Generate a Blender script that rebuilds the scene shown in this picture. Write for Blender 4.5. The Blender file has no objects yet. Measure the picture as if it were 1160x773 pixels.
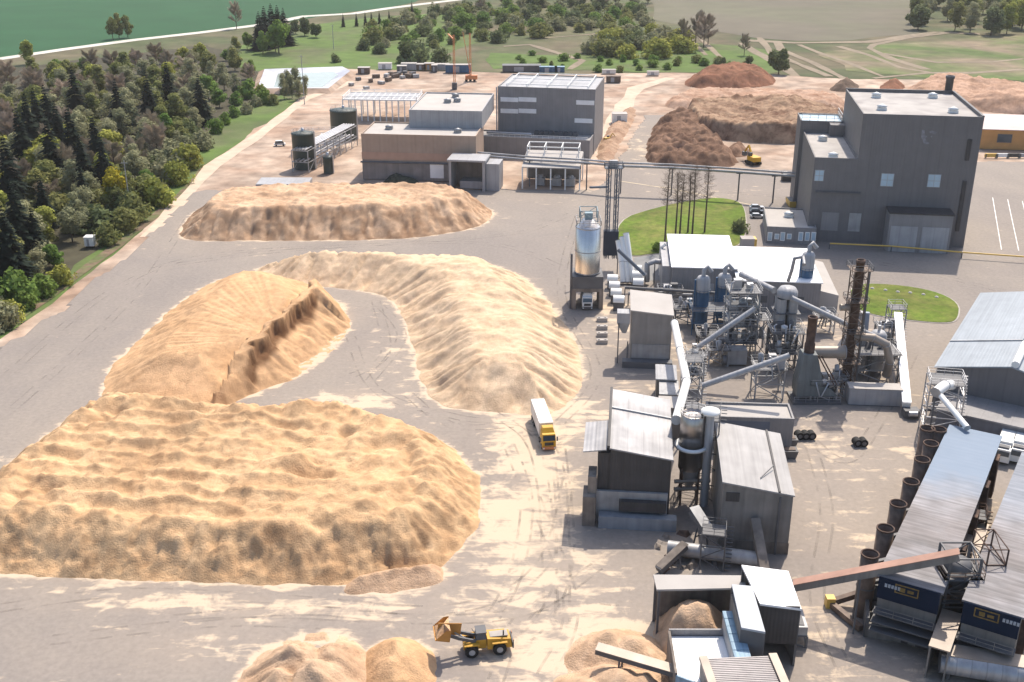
import bpy, math, random
import numpy as np
from mathutils import Vector
from mathutils.geometry import tessellate_polygon
R = math.radians
random.seed(11); rnd = random.Random(5)
sc = bpy.context.scene; COL = sc.collection
# ---------------------------------------------------------------- camera, sky, sun, exposure
CH, PITCH, F = 95.0, R(22.6), 1270.0
cd = bpy.data.cameras.new('camera'); cam = bpy.data.objects.new('camera', cd); COL.objects.link(cam)
cam.location = (0, 0, CH); cam.rotation_euler = (math.pi/2-PITCH, 0, 0)
cd.sensor_width = 36; cd.lens = 36*F/1160; cd.clip_start = 1; cd.clip_end = 12000
sc.camera = cam
SUN_EL, SUN_AZ = R(55), R(24)
w = bpy.data.worlds.new('World'); sc.world = w; w.use_nodes = True
nt = w.node_tree; bg = nt.nodes['Background']; sky = nt.nodes.new('ShaderNodeTexSky')
sky.sky_type = 'NISHITA'; sky.sun_disc = False; sky.sun_elevation = SUN_EL; sky.sun_rotation = SUN_AZ
sky.dust_density = 2.5; nt.links.new(sky.outputs[0], bg.inputs[0]); bg.inputs[1].default_value = 0.15
sl = bpy.data.lights.new('sun', 'SUN'); sl.energy = 4.0; sl.angle = R(0.6); sl.color = (1, .9, .77)
so = bpy.data.objects.new('sun', sl); COL.objects.link(so)
sv = Vector((math.cos(SUN_EL)*math.sin(SUN_AZ), math.cos(SUN_EL)*math.cos(SUN_AZ), math.sin(SUN_EL)))
so.rotation_euler = sv.to_track_quat('Z', 'Y').to_euler(); so.location = (0, 100, 300)
vs = sc.view_settings; vs.view_transform = 'Standard'; vs.look = 'None'; vs.gamma = 1; vs.exposure = 0.58
vs.use_curve_mapping = False
cy = sc.cycles; cy.max_bounces = 5; cy.diffuse_bounces = 2; cy.glossy_bounces = 2; cy.transmission_bounces = 2; cy.transparent_max_bounces = 16
cy.volume_bounces = 0
cy.use_denoising = True

# ---------------------------------------------------------------- survey: where a picture point meets a level z, or a vertical plane
def ray(px, py):
    u = (px-580)/F; v = -(py-386.5)/F
    return Vector((u, math.cos(PITCH)+v*math.sin(PITCH), -math.sin(PITCH)+v*math.cos(PITCH)))
def G(px, py, z=0.0):
    d = ray(px, py); t = (z-CH)/d.z
    return Vector((d.x*t, d.y*t, z))
def GY(px, py, Y):
    d = ray(px, py); t = Y/d.y
    return Vector((d.x*t, Y, CH+d.z*t))
def HT(px, py, ty):                       # height of what stands on the ground at (px, py) and reaches row ty
    p = G(px, py); return GY(px, ty, p.y).z
# ---------------------------------------------------------------- numpy noise
def _h(ix, iy, s):
    v = np.sin(ix*127.1+iy*311.7+s*74.7)*43758.5453
    return v-np.floor(v)
def vn(x, y, s=0):
    ix = np.floor(x); iy = np.floor(y); fx = x-ix; fy = y-iy
    fx = fx*fx*(3-2*fx); fy = fy*fy*(3-2*fy)
    a = _h(ix, iy, s)*(1-fx)+_h(ix+1, iy, s)*fx; b = _h(ix, iy+1, s)*(1-fx)+_h(ix+1, iy+1, s)*fx
    return a*(1-fy)+b*fy
def fbm(x, y, s=0, o=4):
    t = 0; a = .5; n = 0
    for k in range(o):
        t = t+a*vn(x, y, s+k*3.1); n += a; a *= .5; x = x*2.03+5.1; y = y*2.03+9.7
    return t/n
# ---------------------------------------------------------------- mesh builder
class M:
    def __init__(s): s.v = []; s.f = []; s.s = []
    def add(s, vs, fs, smooth=False):
        n = len(s.v); s.v += [tuple(p) for p in vs]; s.f += [tuple(n+i for i in f) for f in fs]; s.s += [smooth]*len(fs); return s
    def hexa(s, b, t):                    # bottom and top rings, counter-clockwise from above
        n = len(b); f = [tuple(range(n-1, -1, -1)), tuple(range(n, 2*n))]+[(i, (i+1) % n, n+(i+1) % n, n+i) for i in range(n)]
        return s.add(list(b)+list(t), f)
    def box(s, x0, x1, y0, y1, z0, z1):
        b = [(x0, y0), (x1, y0), (x1, y1), (x0, y1)]
        return s.hexa([(x, y, z0) for x, y in b], [(x, y, z1) for x, y in b])
    def prism(s, pts, z0, z1): return s.hexa([(p[0], p[1], z0) for p in pts], [(p[0], p[1], z1) for p in pts])
    def beam(s, p, q, w=.2, h=None):
        p = Vector(p); q = Vector(q); h = h or w; d = (q-p)
        if d.length < 1e-4: return s
        d.normalize(); up = Vector((0, 0, 1)) if abs(d.z) < .95 else Vector((0, 1, 0))
        a = d.cross(up).normalized()*w/2; b = a.cross(d).normalized()*h/2
        r = [-a-b, a-b, a+b, -a+b]
        return s.add([p+k for k in r]+[q+k for k in r], [(0, 1, 2, 3)[::-1], (4, 5, 6, 7), (0, 1, 5, 4), (1, 2, 6, 5), (2, 3, 7, 6), (3, 0, 4, 7)])
    def tube(s, pts, r, n=12, cap=True):
        pts = [Vector(p) for p in pts]; rr = r if isinstance(r, (list, tuple)) else [r]*len(pts)
        rings = []; a = None
        for i, p in enumerate(pts):
            d = (pts[min(i+1, len(pts)-1)]-pts[max(i-1, 0)]).normalized()
            if a is None:
                a = d.cross(Vector((0, 0, 1)) if abs(d.z) < .95 else Vector((1, 0, 0))).normalized()
            else: a = (a-d*a.dot(d)).normalized()
            b = d.cross(a)
            rings.append([p+(a*math.cos(k*2*math.pi/n)+b*math.sin(k*2*math.pi/n))*rr[i] for k in range(n)])
        vs = [v for g in rings for v in g]; fs = []
        for i in range(len(rings)-1):
            for k in range(n): fs.append((i*n+k, i*n+(k+1) % n, (i+1)*n+(k+1) % n, (i+1)*n+k))
        s.add(vs, fs, True)
        if cap:
            s.add(rings[0], [tuple(range(n))[::-1]]); s.add(rings[-1], [tuple(range(n))])
        return s
    def lathe(s, prof, cx=0, cy=0, n=24):  # prof: (r, z) from bottom to top
        vs = []; fs = []
        for r, z in prof:
            for k in range(n): vs.append((cx+r*math.cos(k*2*math.pi/n), cy+r*math.sin(k*2*math.pi/n), z))
        for i in range(len(prof)-1):
            for k in range(n): fs.append((i*n+k, i*n+(k+1) % n, (i+1)*n+(k+1) % n, (i+1)*n+k))
        s.add(vs, fs, True); return s
    def lattice(s, x0, x1, y0, y1, z0, z1, bays, r=.12, taper=0):
        c = [(x0, y0), (x1, y0), (x1, y1), (x0, y1)]; cx = (x0+x1)/2; cyy = (y0+y1)/2
        def P(i, k):
            z = z0+(z1-z0)*k/bays; t = 1-taper*k/bays
            return Vector((cx+(c[i][0]-cx)*t, cyy+(c[i][1]-cyy)*t, z))
        for i in range(4):
            s.beam(P(i, 0), P(i, bays), r*1.5)
            for k in range(bays):
                j = (i+1) % 4
                s.beam(P(i, k), P(j, k+1), r*.8) if (k+i) % 2 else s.beam(P(j, k), P(i, k+1), r*.8)
                s.beam(P(i, k+1), P(j, k+1), r)
        return s
    def rail(s, pts, z, h=1.1, r=.06, posts=2.0):
        for a, b in zip(pts[:-1], pts[1:]):
            a = Vector((a[0], a[1], z)); b = Vector((b[0], b[1], z)); L = (b-a).length; n = max(1, int(L/posts))
            for k in (.5, 1): s.beam(a+Vector((0, 0, h*k)), b+Vector((0, 0, h*k)), r)
            for k in range(n+1):
                p = a.lerp(b, k/n); s.beam(p, p+Vector((0, 0, h)), r)
        return s
    def build(s, name, mat, parent=None, off=None):
        me = bpy.data.meshes.new(name)
        vs = s.v
        if parent is not None and parent.get('_w'): off = parent.location
        if off is not None: vs = [(a-off[0], b-off[1], c-off[2]) for a, b, c in vs]
        me.from_pydata(vs, [], s.f); me.polygons.foreach_set('use_smooth', s.s); me.update()
        o = bpy.data.objects.new(name, me); COL.objects.link(o)
        for m in (mat if isinstance(mat, (list, tuple)) else [mat]): me.materials.append(m)
        if parent is not None:
            o.parent = parent
            if off is not None and not parent.get('_w'): o.location = off
        elif off is not None: o.location = off
        return o
WT = []
def thing(name, label, cat, loc=(0, 0, 0), rot=0, group=None, world=False):
    o = bpy.data.objects.new(name, None); COL.objects.link(o); o.location = loc; o.rotation_euler = (0, 0, rot)
    o.empty_display_size = .5
    o['label'] = label; o['category'] = cat
    if group: o['group'] = group
    if world: o['_w'] = 1; WT.append(o)
    return o
def tag(o, label, cat, group=None):
    o['label'] = label; o['category'] = cat
    if group: o['group'] = group
    return o
def struct(o, kind='structure'): o['kind'] = kind; return o
def dup(root, loc, rot=0, label=None, scale=1, group=None):
    r = root.copy(); COL.objects.link(r); r.location = loc; r.rotation_euler = (0, 0, rot); r.scale = (scale,)*3 if not isinstance(scale, tuple) else scale
    if label: r['label'] = label
    if group: r['group'] = group
    for ch in list(root.children):
        c = ch.copy(); COL.objects.link(c); c.parent = r
        for g in list(ch.children):
            d = g.copy(); COL.objects.link(d); d.parent = c
    return r
# ---------------------------------------------------------------- materials
def mat(name, c, rough=.8, metal=0, var=.18, sc1=.35, rib=0, ribs=.25, streak=0, c2=None, mix=.0, mscale=.15, bump=0, world=False, detail=6, spec=.3, rand=0, streakdir='wall', nrough=.5):
    m = bpy.data.materials.new(name); m.use_nodes = True; t = m.node_tree; L = t.links.new
    b = t.nodes['Principled BSDF']; b.inputs['Roughness'].default_value = rough; b.inputs['Metallic'].default_value = metal
    b.inputs['Specular IOR Level'].default_value = spec
    def N(k, **kw):
        n = t.nodes.new(k)
        for a, v in kw.items(): setattr(n, a, v)
        return n
    tc = N('ShaderNodeTexCoord')
    if world: g = N('ShaderNodeNewGeometry'); co = g.outputs['Position']
    else: co = tc.outputs['Object']
    def noise(scale, det=6, vec=None, dist=0):
        n = N('ShaderNodeTexNoise'); n.inputs['Scale'].default_value = scale; n.inputs['Detail'].default_value = det; n.inputs['Distortion'].default_value = dist; n.inputs['Roughness'].default_value = nrough
        L(vec or co, n.inputs['Vector']); return n.outputs[0]
    def rng(x, a, bb, lo, hi):
        n = N('ShaderNodeMapRange'); L(x, n.inputs[0])
        for i, v in enumerate((a, bb, lo, hi)): n.inputs[i+1].default_value = v
        return n.outputs[0]
    def mul(x, y):
        n = N('ShaderNodeMix', data_type='RGBA', blend_type='MULTIPLY'); n.inputs[0].default_value = 1; L(x, n.inputs[6]); L(y, n.inputs[7]); return n.outputs[2]
    base = N('ShaderNodeRGB'); base.outputs[0].default_value = (*c, 1); out = base.outputs[0]
    if c2:
        n = N('ShaderNodeMix', data_type='RGBA'); f = rng(noise(mscale, 8, dist=.4), .5-.12+(.5-mix)*.3, .5+.12+(.5-mix)*.3, 0, 1)
        L(f, n.inputs[0]); L(out, n.inputs[6]); n.inputs[7].default_value = (*c2, 1); out = n.outputs[2]
    if var:
        out = mul(out, rng(noise(sc1, detail), .25, .75, 1-var, 1+var))
        out = mul(out, rng(noise(sc1*.13, 3), .3, .7, 1-var*.6, 1+var*.6))
    if streak:
        mp = N('ShaderNodeMapping'); L(co, mp.inputs[0]); mp.inputs['Scale'].default_value = (1, 1, .06) if streakdir == 'wall' else (1.2, .06, .3)
        out = mul(out, rng(noise(1.1, 4, mp.outputs[0]), .35, .75, 1+streak*.4, 1-streak))
    if rand:
        oi = N('ShaderNodeObjectInfo'); hs = N('ShaderNodeHueSaturation'); L(out, hs.inputs['Color'])
        L(rng(oi.outputs['Random'], 0, 1, .5-rand*.06, .5+rand*.06), hs.inputs['Hue']); L(rng(oi.outputs['Random'], 0, 1, 1+rand*.45, 1-rand*.45), hs.inputs['Value'])
        out = hs.outputs[0]
    hgt = None
    if rib:
        sx = N('ShaderNodeSeparateXYZ'); L(tc.outputs['Object'], sx.inputs[0]); sn = N('ShaderNodeSeparateXYZ'); L(tc.outputs['Normal'], sn.inputs[0])
        def ma(op, a, bb=None):
            n = N('ShaderNodeMath', operation=op)
            if isinstance(a, float): n.inputs[0].default_value = a
            else: L(a, n.inputs[0])
            if bb is not None:
                if isinstance(bb, float): n.inputs[1].default_value = bb
                else: L(bb, n.inputs[1])
            return n.outputs[0]
        nx = ma('ABSOLUTE', sn.outputs[0]); gt = ma('GREATER_THAN', nx, .7); inv = ma('SUBTRACT', 1.0, gt)
        s = ma('ADD', ma('MULTIPLY', sx.outputs[0], inv), ma('MULTIPLY', sx.outputs[1], gt))
        fr = ma('FRACT', ma('DIVIDE', s, float(rib)))
        line = rng(fr, 0, .12, 1-ribs, 1); out = mul(out, line)
        hgt = ma('SINE', ma('MULTIPLY', s, 2*math.pi/rib*4))
    L(out, b.inputs['Base Color'])
    if bump or rib:
        bp = N('ShaderNodeBump'); bp.inputs['Strength'].default_value = bump or .25; bp.inputs['Distance'].default_value = .25 if bump else .04
        L(hgt if (rib and not bump) else noise(sc1*6, 6), bp.inputs['Height']); L(bp.outputs[0], b.inputs['Normal'])
    return m
def P(name, c, **k): return mat(name, c, **k)
m_dark = P('dark_grey_cladding', (.155, .148, .15), rough=.6, rib=3, ribs=.1, var=.08, streak=.07)
m_grey = P('grey_cladding', (.235, .228, .23), rough=.6, rib=2.5, ribs=.1, var=.08, streak=.08)
m_lgrey = P('light_grey_cladding', (.34, .34, .35), rough=.5, rib=3, ribs=.15, var=.1, streak=.12)
m_beige = P('beige_cladding', (.36, .27, .21), rough=.7, rib=6, ribs=.12, var=.08, streak=.06)
m_band = P('reddish_band', (.42, .27, .2), rough=.7, var=.1)
m_flat = P('flat_roof_membrane', (.37, .35, .33), rough=.9, var=.12, sc1=.2, c2=(.28, .26, .25), mix=.3)
m_pale = P('pale_roof_membrane', (.4, .375, .35), rough=.9, var=.08, sc1=.2)
m_white = P('white_roof_sheet', (.8, .8, .8), rough=.5, var=.04, rib=2, ribs=.05)
m_wsteel = P('galvanised_roof_sheet', (.27, .265, .27), rough=.55, metal=.1, rib=2.5, ribs=.2, var=.2, sc1=.25, streak=.2, c2=(.4, .39, .39), mix=.4, mscale=.12, streakdir='roof')
m_oldroof = P('stained_roof_sheet', (.28, .26, .26), rough=.6, rib=1.6, ribs=.15, var=.3, sc1=.3, c2=(.2, .17, .16), mix=.5, mscale=.12, streak=.2, streakdir='roof')
m_black = P('black_cladding', (.06, .056, .056), rough=.6, rib=2, ribs=.12, var=.2, streak=.1)
m_dirtyw = P('weathered_steel_wall', (.2, .185, .17), rough=.7, rib=3, ribs=.1, var=.2, streak=.2)
m_steel = P('galvanised_steel', (.45, .45, .46), rough=.4, metal=.6, var=.15)
m_dsteel = P('dark_painted_steel', (.11, .11, .115), rough=.55, var=.2)
m_msteel = P('grey_painted_steel', (.34, .34, .345), rough=.5, metal=.2, var=.25, streak=.2)
m_inox = P('polished_silo_steel', (.66, .62, .58), rough=.27, metal=1, var=.1, rib=.9, ribs=.12, streak=.2)
m_rust = P('rusty_steel', (.08, .052, .042), rough=.85, var=.35, sc1=1, c2=(.12, .075, .055), mix=.5, mscale=.6, streak=.3)
m_brown = P('brown_steel_shell', (.17, .12, .09), rough=.6, var=.25, sc1=.8, c2=(.1, .07, .055), mix=.4, mscale=.5, streak=.25)
m_redb = P('faded_red_conveyor_cover', (.34, .2, .15), rough=.7, var=.2, streak=.1)
m_tan = P('tan_duct_insulation', (.3, .255, .215), rough=.5, metal=.2, var=.2)
m_blue = P('blue_painted_steel', (.045, .11, .2), rough=.45, var=.2, streak=.2)
m_lblue = P('light_blue_roof_sheet', (.2, .32, .42), rough=.5, rib=2.2, ribs=.2, var=.12, streak=.25, streakdir='roof', c2=(.22, .3, .38), mix=.3)
m_navy = P('navy_fascia_panel', (.008, .016, .035), rough=.8, spec=.1, var=.15)
m_wpaint = P('white_paint', (.75, .75, .73), rough=.45, var=.08)
m_yel = P('yellow_paint', (.6, .34, .03), rough=.45, var=.15)
m_yelp = P('yellow_pipe_paint', (.65, .42, .1), rough=.45, var=.1)
m_oran = P('orange_paint', (.6, .24, .1), rough=.45, var=.15)
m_glass = P('dark_window_glass', (.05, .07, .09), rough=.12, var=.05, spec=.6)
m_lglass = P('pale_blue_window', (.4, .52, .6), rough=.25, var=.1, spec=.6)
m_wwin = P('pale_window_strip', (.8, .8, .8), rough=.25, var=.1)
m_rub = P('black_rubber', (.02, .02, .02), rough=.8, var=.2)
m_conc = P('concrete', (.36, .33, .3), rough=.9, var=.15, sc1=.5, streak=.1)
m_dconc = P('stained_concrete', (.2, .17, .145), rough=.9, var=.3, sc1=.5, streak=.3)
m_car1 = P('silver_car_paint', (.45, .46, .48), rough=.3, metal=.4, var=.03)
m_car2 = P('dark_car_paint', (.04, .05, .07), rough=.3, var=.03)
m_trail = P('cream_trailer_tarpaulin', (.72, .68, .62), rough=.7, var=.06)
m_orangew = P('ochre_wall', (.5, .27, .1), rough=.8, var=.12)
m_red = P('rust_red_paint', (.3, .07, .03), rough=.6, var=.2)
m_wood = P('stacked_timber', (.35, .24, .15), rough=.9, var=.25)
m_mark = P('road_marking_paint', (.7, .69, .66), rough=.7, var=.15, world=True)
m_bark = P('bark', (.12, .09, .07), rough=.95, var=.25)
# ================================================================ GROUND
def rag_sheet(name, pts, z, m, amp=0, step=8, seed=0, freq=.06):
    q = []
    n = len(pts)
    for i in range(n):
        a = Vector(pts[i][:2]); b = Vector(pts[(i+1) % n][:2]); k = max(1, int((b-a).length/step)) if amp else 1
        for j in range(k):
            p = a.lerp(b, j/k)
            if amp:
                p = p+Vector((float(fbm(np.array(p.x*freq), np.array(p.y*freq), seed))-.5, float(fbm(np.array(p.x*freq+31), np.array(p.y*freq), seed+9))-.5))*amp*2
            q.append(p)
    tri = tessellate_polygon([[Vector((p.x, p.y, 0)) for p in q]])
    me = M(); me.v = [(p.x, p.y, z) for p in q]
    for t in tri:
        a, b, c = (q[i] for i in t)
        if (b-a).cross(c-a) < 0: t = t[::-1]
        me.f.append(tuple(t)); me.s.append(False)
    return me.build(name, m)
def GP(l, z=0): return [G(a, b, z) for a, b in l]
m_scrub = P('rough_grass_ground', (.07, .085, .035), rough=1, var=.3, sc1=.08, c2=(.12, .1, .06), mix=.4, mscale=.02, bump=.5, world=True)
m_meadow = P('bright_meadow_grass', (.085, .135, .03), rough=1, var=.22, sc1=.12, c2=(.1, .11, .05), mix=.3, mscale=.03, bump=.4, world=True)
m_tracked = P('tracked_grass', (.085, .12, .035), rough=1, var=.3, sc1=.1, c2=(.19, .15, .1), mix=.5, mscale=.02, bump=.4, world=True)
m_green = P('green_crop_field', (.018, .075, .028), rough=1, var=.12, sc1=.03, world=True)
m_plough = P('fallow_field', (.13, .115, .085), rough=1, var=.12, sc1=.05, c2=(.12, .12, .075), mix=.4, mscale=.01, world=True)
m_soil = P('bare_sandy_soil', (.39, .305, .24), rough=1, var=.4, sc1=.15, c2=(.29, .2, .145), mix=.42, mscale=.05, bump=.6, world=True)
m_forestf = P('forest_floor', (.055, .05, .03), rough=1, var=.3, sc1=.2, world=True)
m_gravel = P('gravel_road', (.5, .47, .42), rough=1, var=.12, sc1=.2, world=True)
m_lawn = P('mown_lawn', (.09, .14, .014), rough=1, var=.4, sc1=.5, nrough=.7, c2=(.15, .15, .04), mix=.35, mscale=.08, bump=.3, world=True)
m_track = P('dirt_track', (.22, .18, .13), rough=1, var=.2, sc1=.3, world=True)
m_pave = P('pale_concrete_paving', (.36, .33, .31), rough=.9, var=.1, sc1=.15, world=True)

g = M(); g.add([(-3500, -400, -.5), (3500, -400, -.5), (3500, 6000, -.5), (-3500, 6000, -.5)], [(0, 1, 2, 3)])
struct(g.build('ground', m_scrub))
struct(rag_sheet('crop_field', [(-3500, 700, 0), G(-60, 71), G(0, 65), G(150, 44), G(300, 29), G(380, 15), G(440, 8), G(470, 2), (-60, 1100, 0), (-40, 5500), (-3500, 5500)], -.45, m_green))
struct(rag_sheet('fallow_field', GP([(735, 0), (745, 22), (790, 32), (850, 42), (900, 46), (960, 45), (1035, 37), (1050, 20), (1040, 0)])+[Vector((900, 1700, 0)), Vector((100, 1700, 0))], -.42, m_plough, 8, 20))
struct(rag_sheet('meadow', GP([(255, 55), (330, 30), (400, 22), (520, 12), (560, 40), (500, 62), (470, 82), (300, 82), (262, 74)]), -.4, m_meadow, 6, 12, 3))
struct(rag_sheet('meadow', GP([(930, 62), (1000, 50), (1100, 42), (1300, 36), (1300, 92), (1060, 88), (960, 78)]), -.4, m_tracked, 12, 12, 5))
struct(rag_sheet('meadow', GP([(560, 60), (700, 62), (760, 45), (840, 52), (900, 60), (880, 84), (700, 80), (560, 78)]), -.4, m_meadow, 12, 12, 8))
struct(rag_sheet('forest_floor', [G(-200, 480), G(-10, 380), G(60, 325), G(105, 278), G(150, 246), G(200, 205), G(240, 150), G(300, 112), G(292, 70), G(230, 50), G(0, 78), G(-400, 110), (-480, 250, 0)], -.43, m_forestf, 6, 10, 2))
# grass bank between forest and yard
struct(rag_sheet('grass_bank', GP([(-150, 500), (-10, 385), (60, 325), (100, 290), (150, 250), (200, 205), (232, 150), (275, 118), (320, 108), (345, 118), (300, 150), (240, 190), (205, 228), (165, 262), (130, 292), (60, 342), (0, 385), (-100, 470)]), -.3, m_meadow, 3, 5, 4))
# bare soil: strip along the bank, construction ground, earthworks
struct(rag_sheet('bare_soil', GP([(-200, 560), (-100, 466), (0, 386), (60, 342), (130, 290), (165, 260), (207, 222), (240, 185), (285, 150), (345, 108), (372, 78), (480, 79), (560, 82), (640, 84), (760, 82), (880, 84), (960, 90), (1060, 90), (1160, 96), (1500, 110), (1500, 250), (1120, 215), (900, 215), (700, 240), (560, 235), (260, 235), (180, 285), (60, 372), (-100, 520)]), -.2, m_soil, 3, 6, 6))
ribbon_later = [(-150, 487), (-10, 378), (58, 335), (100, 301), (132, 278), (163, 254), (203, 222), (238, 186)]
# dirt tracks on the rough ground (beyond the earthworks)
def ribbon(pts, w, z, name, m, amp=0, seed=0, kind=True):
    pts = [Vector((p[0], p[1], 0)) for p in pts]
    s = []
    for a, b in zip(pts[:-1], pts[1:]):
        k = max(1, int((b-a).length/10))
        s += [a.lerp(b, j/k) for j in range(k)]
    s.append(pts[-1]); me = M(); L = []
    for i, p in enumerate(s):
        d = (s[min(i+1, len(s)-1)]-s[max(i-1, 0)]).normalized(); n = Vector((-d.y, d.x, 0))
        ww = w*(1+amp*(float(vn(np.array(i*.7), np.array(seed*1.)))-.5))
        L += [p+n*ww/2, p-n*ww/2]
    me.add([(p.x, p.y, z) for p in L], [(2*i, 2*i+1, 2*i+3, 2*i+2) for i in range(len(s)-1)])
    for k in range(len(me.f)):
        a, b, c = (Vector(me.v[me.f[k][j]]) for j in range(3))
        if (b-a).cross(c-a).z < 0: me.f[k] = me.f[k][::-1]
    o = me.build(name, m)
    return struct(o) if kind else o
ribbon(GP([(-200, 92), (0, 66), (75, 55), (150, 45), (230, 36), (300, 27), (345, 18), (400, 15), (440, 9), (480, 4), (530, -2)])+[Vector((60, 1300, 0))], 9, -.36, 'country_road', m_gravel)
ribbon(GP(ribbon_later), 3.2, -.17, 'soil_verge', P('brown_ditch_soil', (.16, .11, .075), rough=1, var=.35, sc1=.4, c2=(.09, .11, .04), mix=.45, mscale=.2, world=True), .8, 3)
trk = [[(905, 88), (880, 70), (855, 58), (840, 48)], [(960, 90), (920, 70), (885, 56), (880, 46)], [(1000, 86), (960, 70), (930, 60), (905, 50)], [(1050, 78), (1010, 66), (985, 54), (990, 50), (1030, 42), (1080, 36)],
       [(1070, 84), (1020, 76), (985, 62), (950, 52)], [(1160, 78), (1100, 82), (1050, 82), (990, 88)], [(840, 45), (900, 48), (985, 47), (1060, 36), (1110, 38)], [(860, 42), (875, 60), (940, 86)],
       [(645, 78), (660, 68), (600, 50), (570, 52)], [(800, 62), (780, 42), (700, 36), (600, 44)], [(820, 68), (790, 40)], [(1160, 66), (1120, 70), (1060, 70), (1000, 60)]]
for i, t in enumerate(trk): ribbon(GP(t), [6, 4, 3, 5, 4, 5, 7, 4, 4, 3, 3, 4][i], -.34+.004*i, 'dirt_track', m_track, .8, i)
for i, t in enumerate([[(170, 268), (240, 188), (290, 155), (345, 112), (400, 92)], [(690, 165), (700, 130), (720, 100), (760, 88)]]):
    ribbon(GP(t), [5, 7][i], -.12, 'site_track', P('packed_sand_track', (.5, .39, .3), rough=1, var=.15, sc1=.3, world=True), .6, i+20)

# asphalt yard: dense sheet with a sawdust attribute
def inside_dist(X, Y, poly):
    n = len(poly); best = np.full(X.shape, 1e9); ins = np.zeros(X.shape, bool); arc = np.zeros(X.shape); acc = 0
    for i in range(n):
        ax, ay = poly[i][0], poly[i][1]; bx, by = poly[(i+1) % n][0], poly[(i+1) % n][1]
        dx, dy = bx-ax, by-ay; L2 = dx*dx+dy*dy+1e-9
        t = np.clip(((X-ax)*dx+(Y-ay)*dy)/L2, 0, 1); d = np.hypot(X-ax-t*dx, Y-ay-t*dy)
        arc = np.where(d < best, acc+t*math.sqrt(L2), arc); best = np.minimum(best, d); acc += math.sqrt(L2)
        c = ((ay > Y) != (by > Y)) & (X < (bx-ax)*(Y-ay)/(by-ay+1e-12)+ax); ins ^= c
    return np.where(ins, best, -best), arc
def chaikin(p, k=2):
    p = [Vector((a[0], a[1])) for a in p]
    for _ in range(k):
        q = []
        for i in range(len(p)):
            a, b = p[i], p[(i+1) % len(p)]; q += [a*.75+b*.25, a*.25+b*.75]
        p = q
    return p
yard = [Vector((-400, 20)), Vector((400, 20)), G(1600, 300).xy, G(1600, 190).xy, G(1160, 183).xy, G(1105, 183).xy, G(905, 192).xy, G(800, 192).xy, G(742, 190).xy, G(746, 150).xy, G(768, 118).xy, G(738, 117).xy, G(718, 150).xy, G(700, 185).xy, G(676, 216).xy, G(560, 214).xy, G(400, 214).xy, G(240, 214).xy, G(222, 218).xy,
        G(196, 240).xy, G(165, 272).xy, G(130, 302).xy, G(60, 354).xy, G(0, 396).xy, G(-100, 470).xy, G(-300, 640).xy]
XS = np.arange(-400, 400.1, 1.1); YS = np.arange(20, 480, 1.1); XX, YY = np.meshgrid(XS, YS)
dy_, _ = inside_dist(XX, YY, yard)
edge = dy_+(fbm(XX*.15, YY*.15, 3)-.5)*5
dust = np.zeros_like(XX)
PILE_OUT = []
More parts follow.
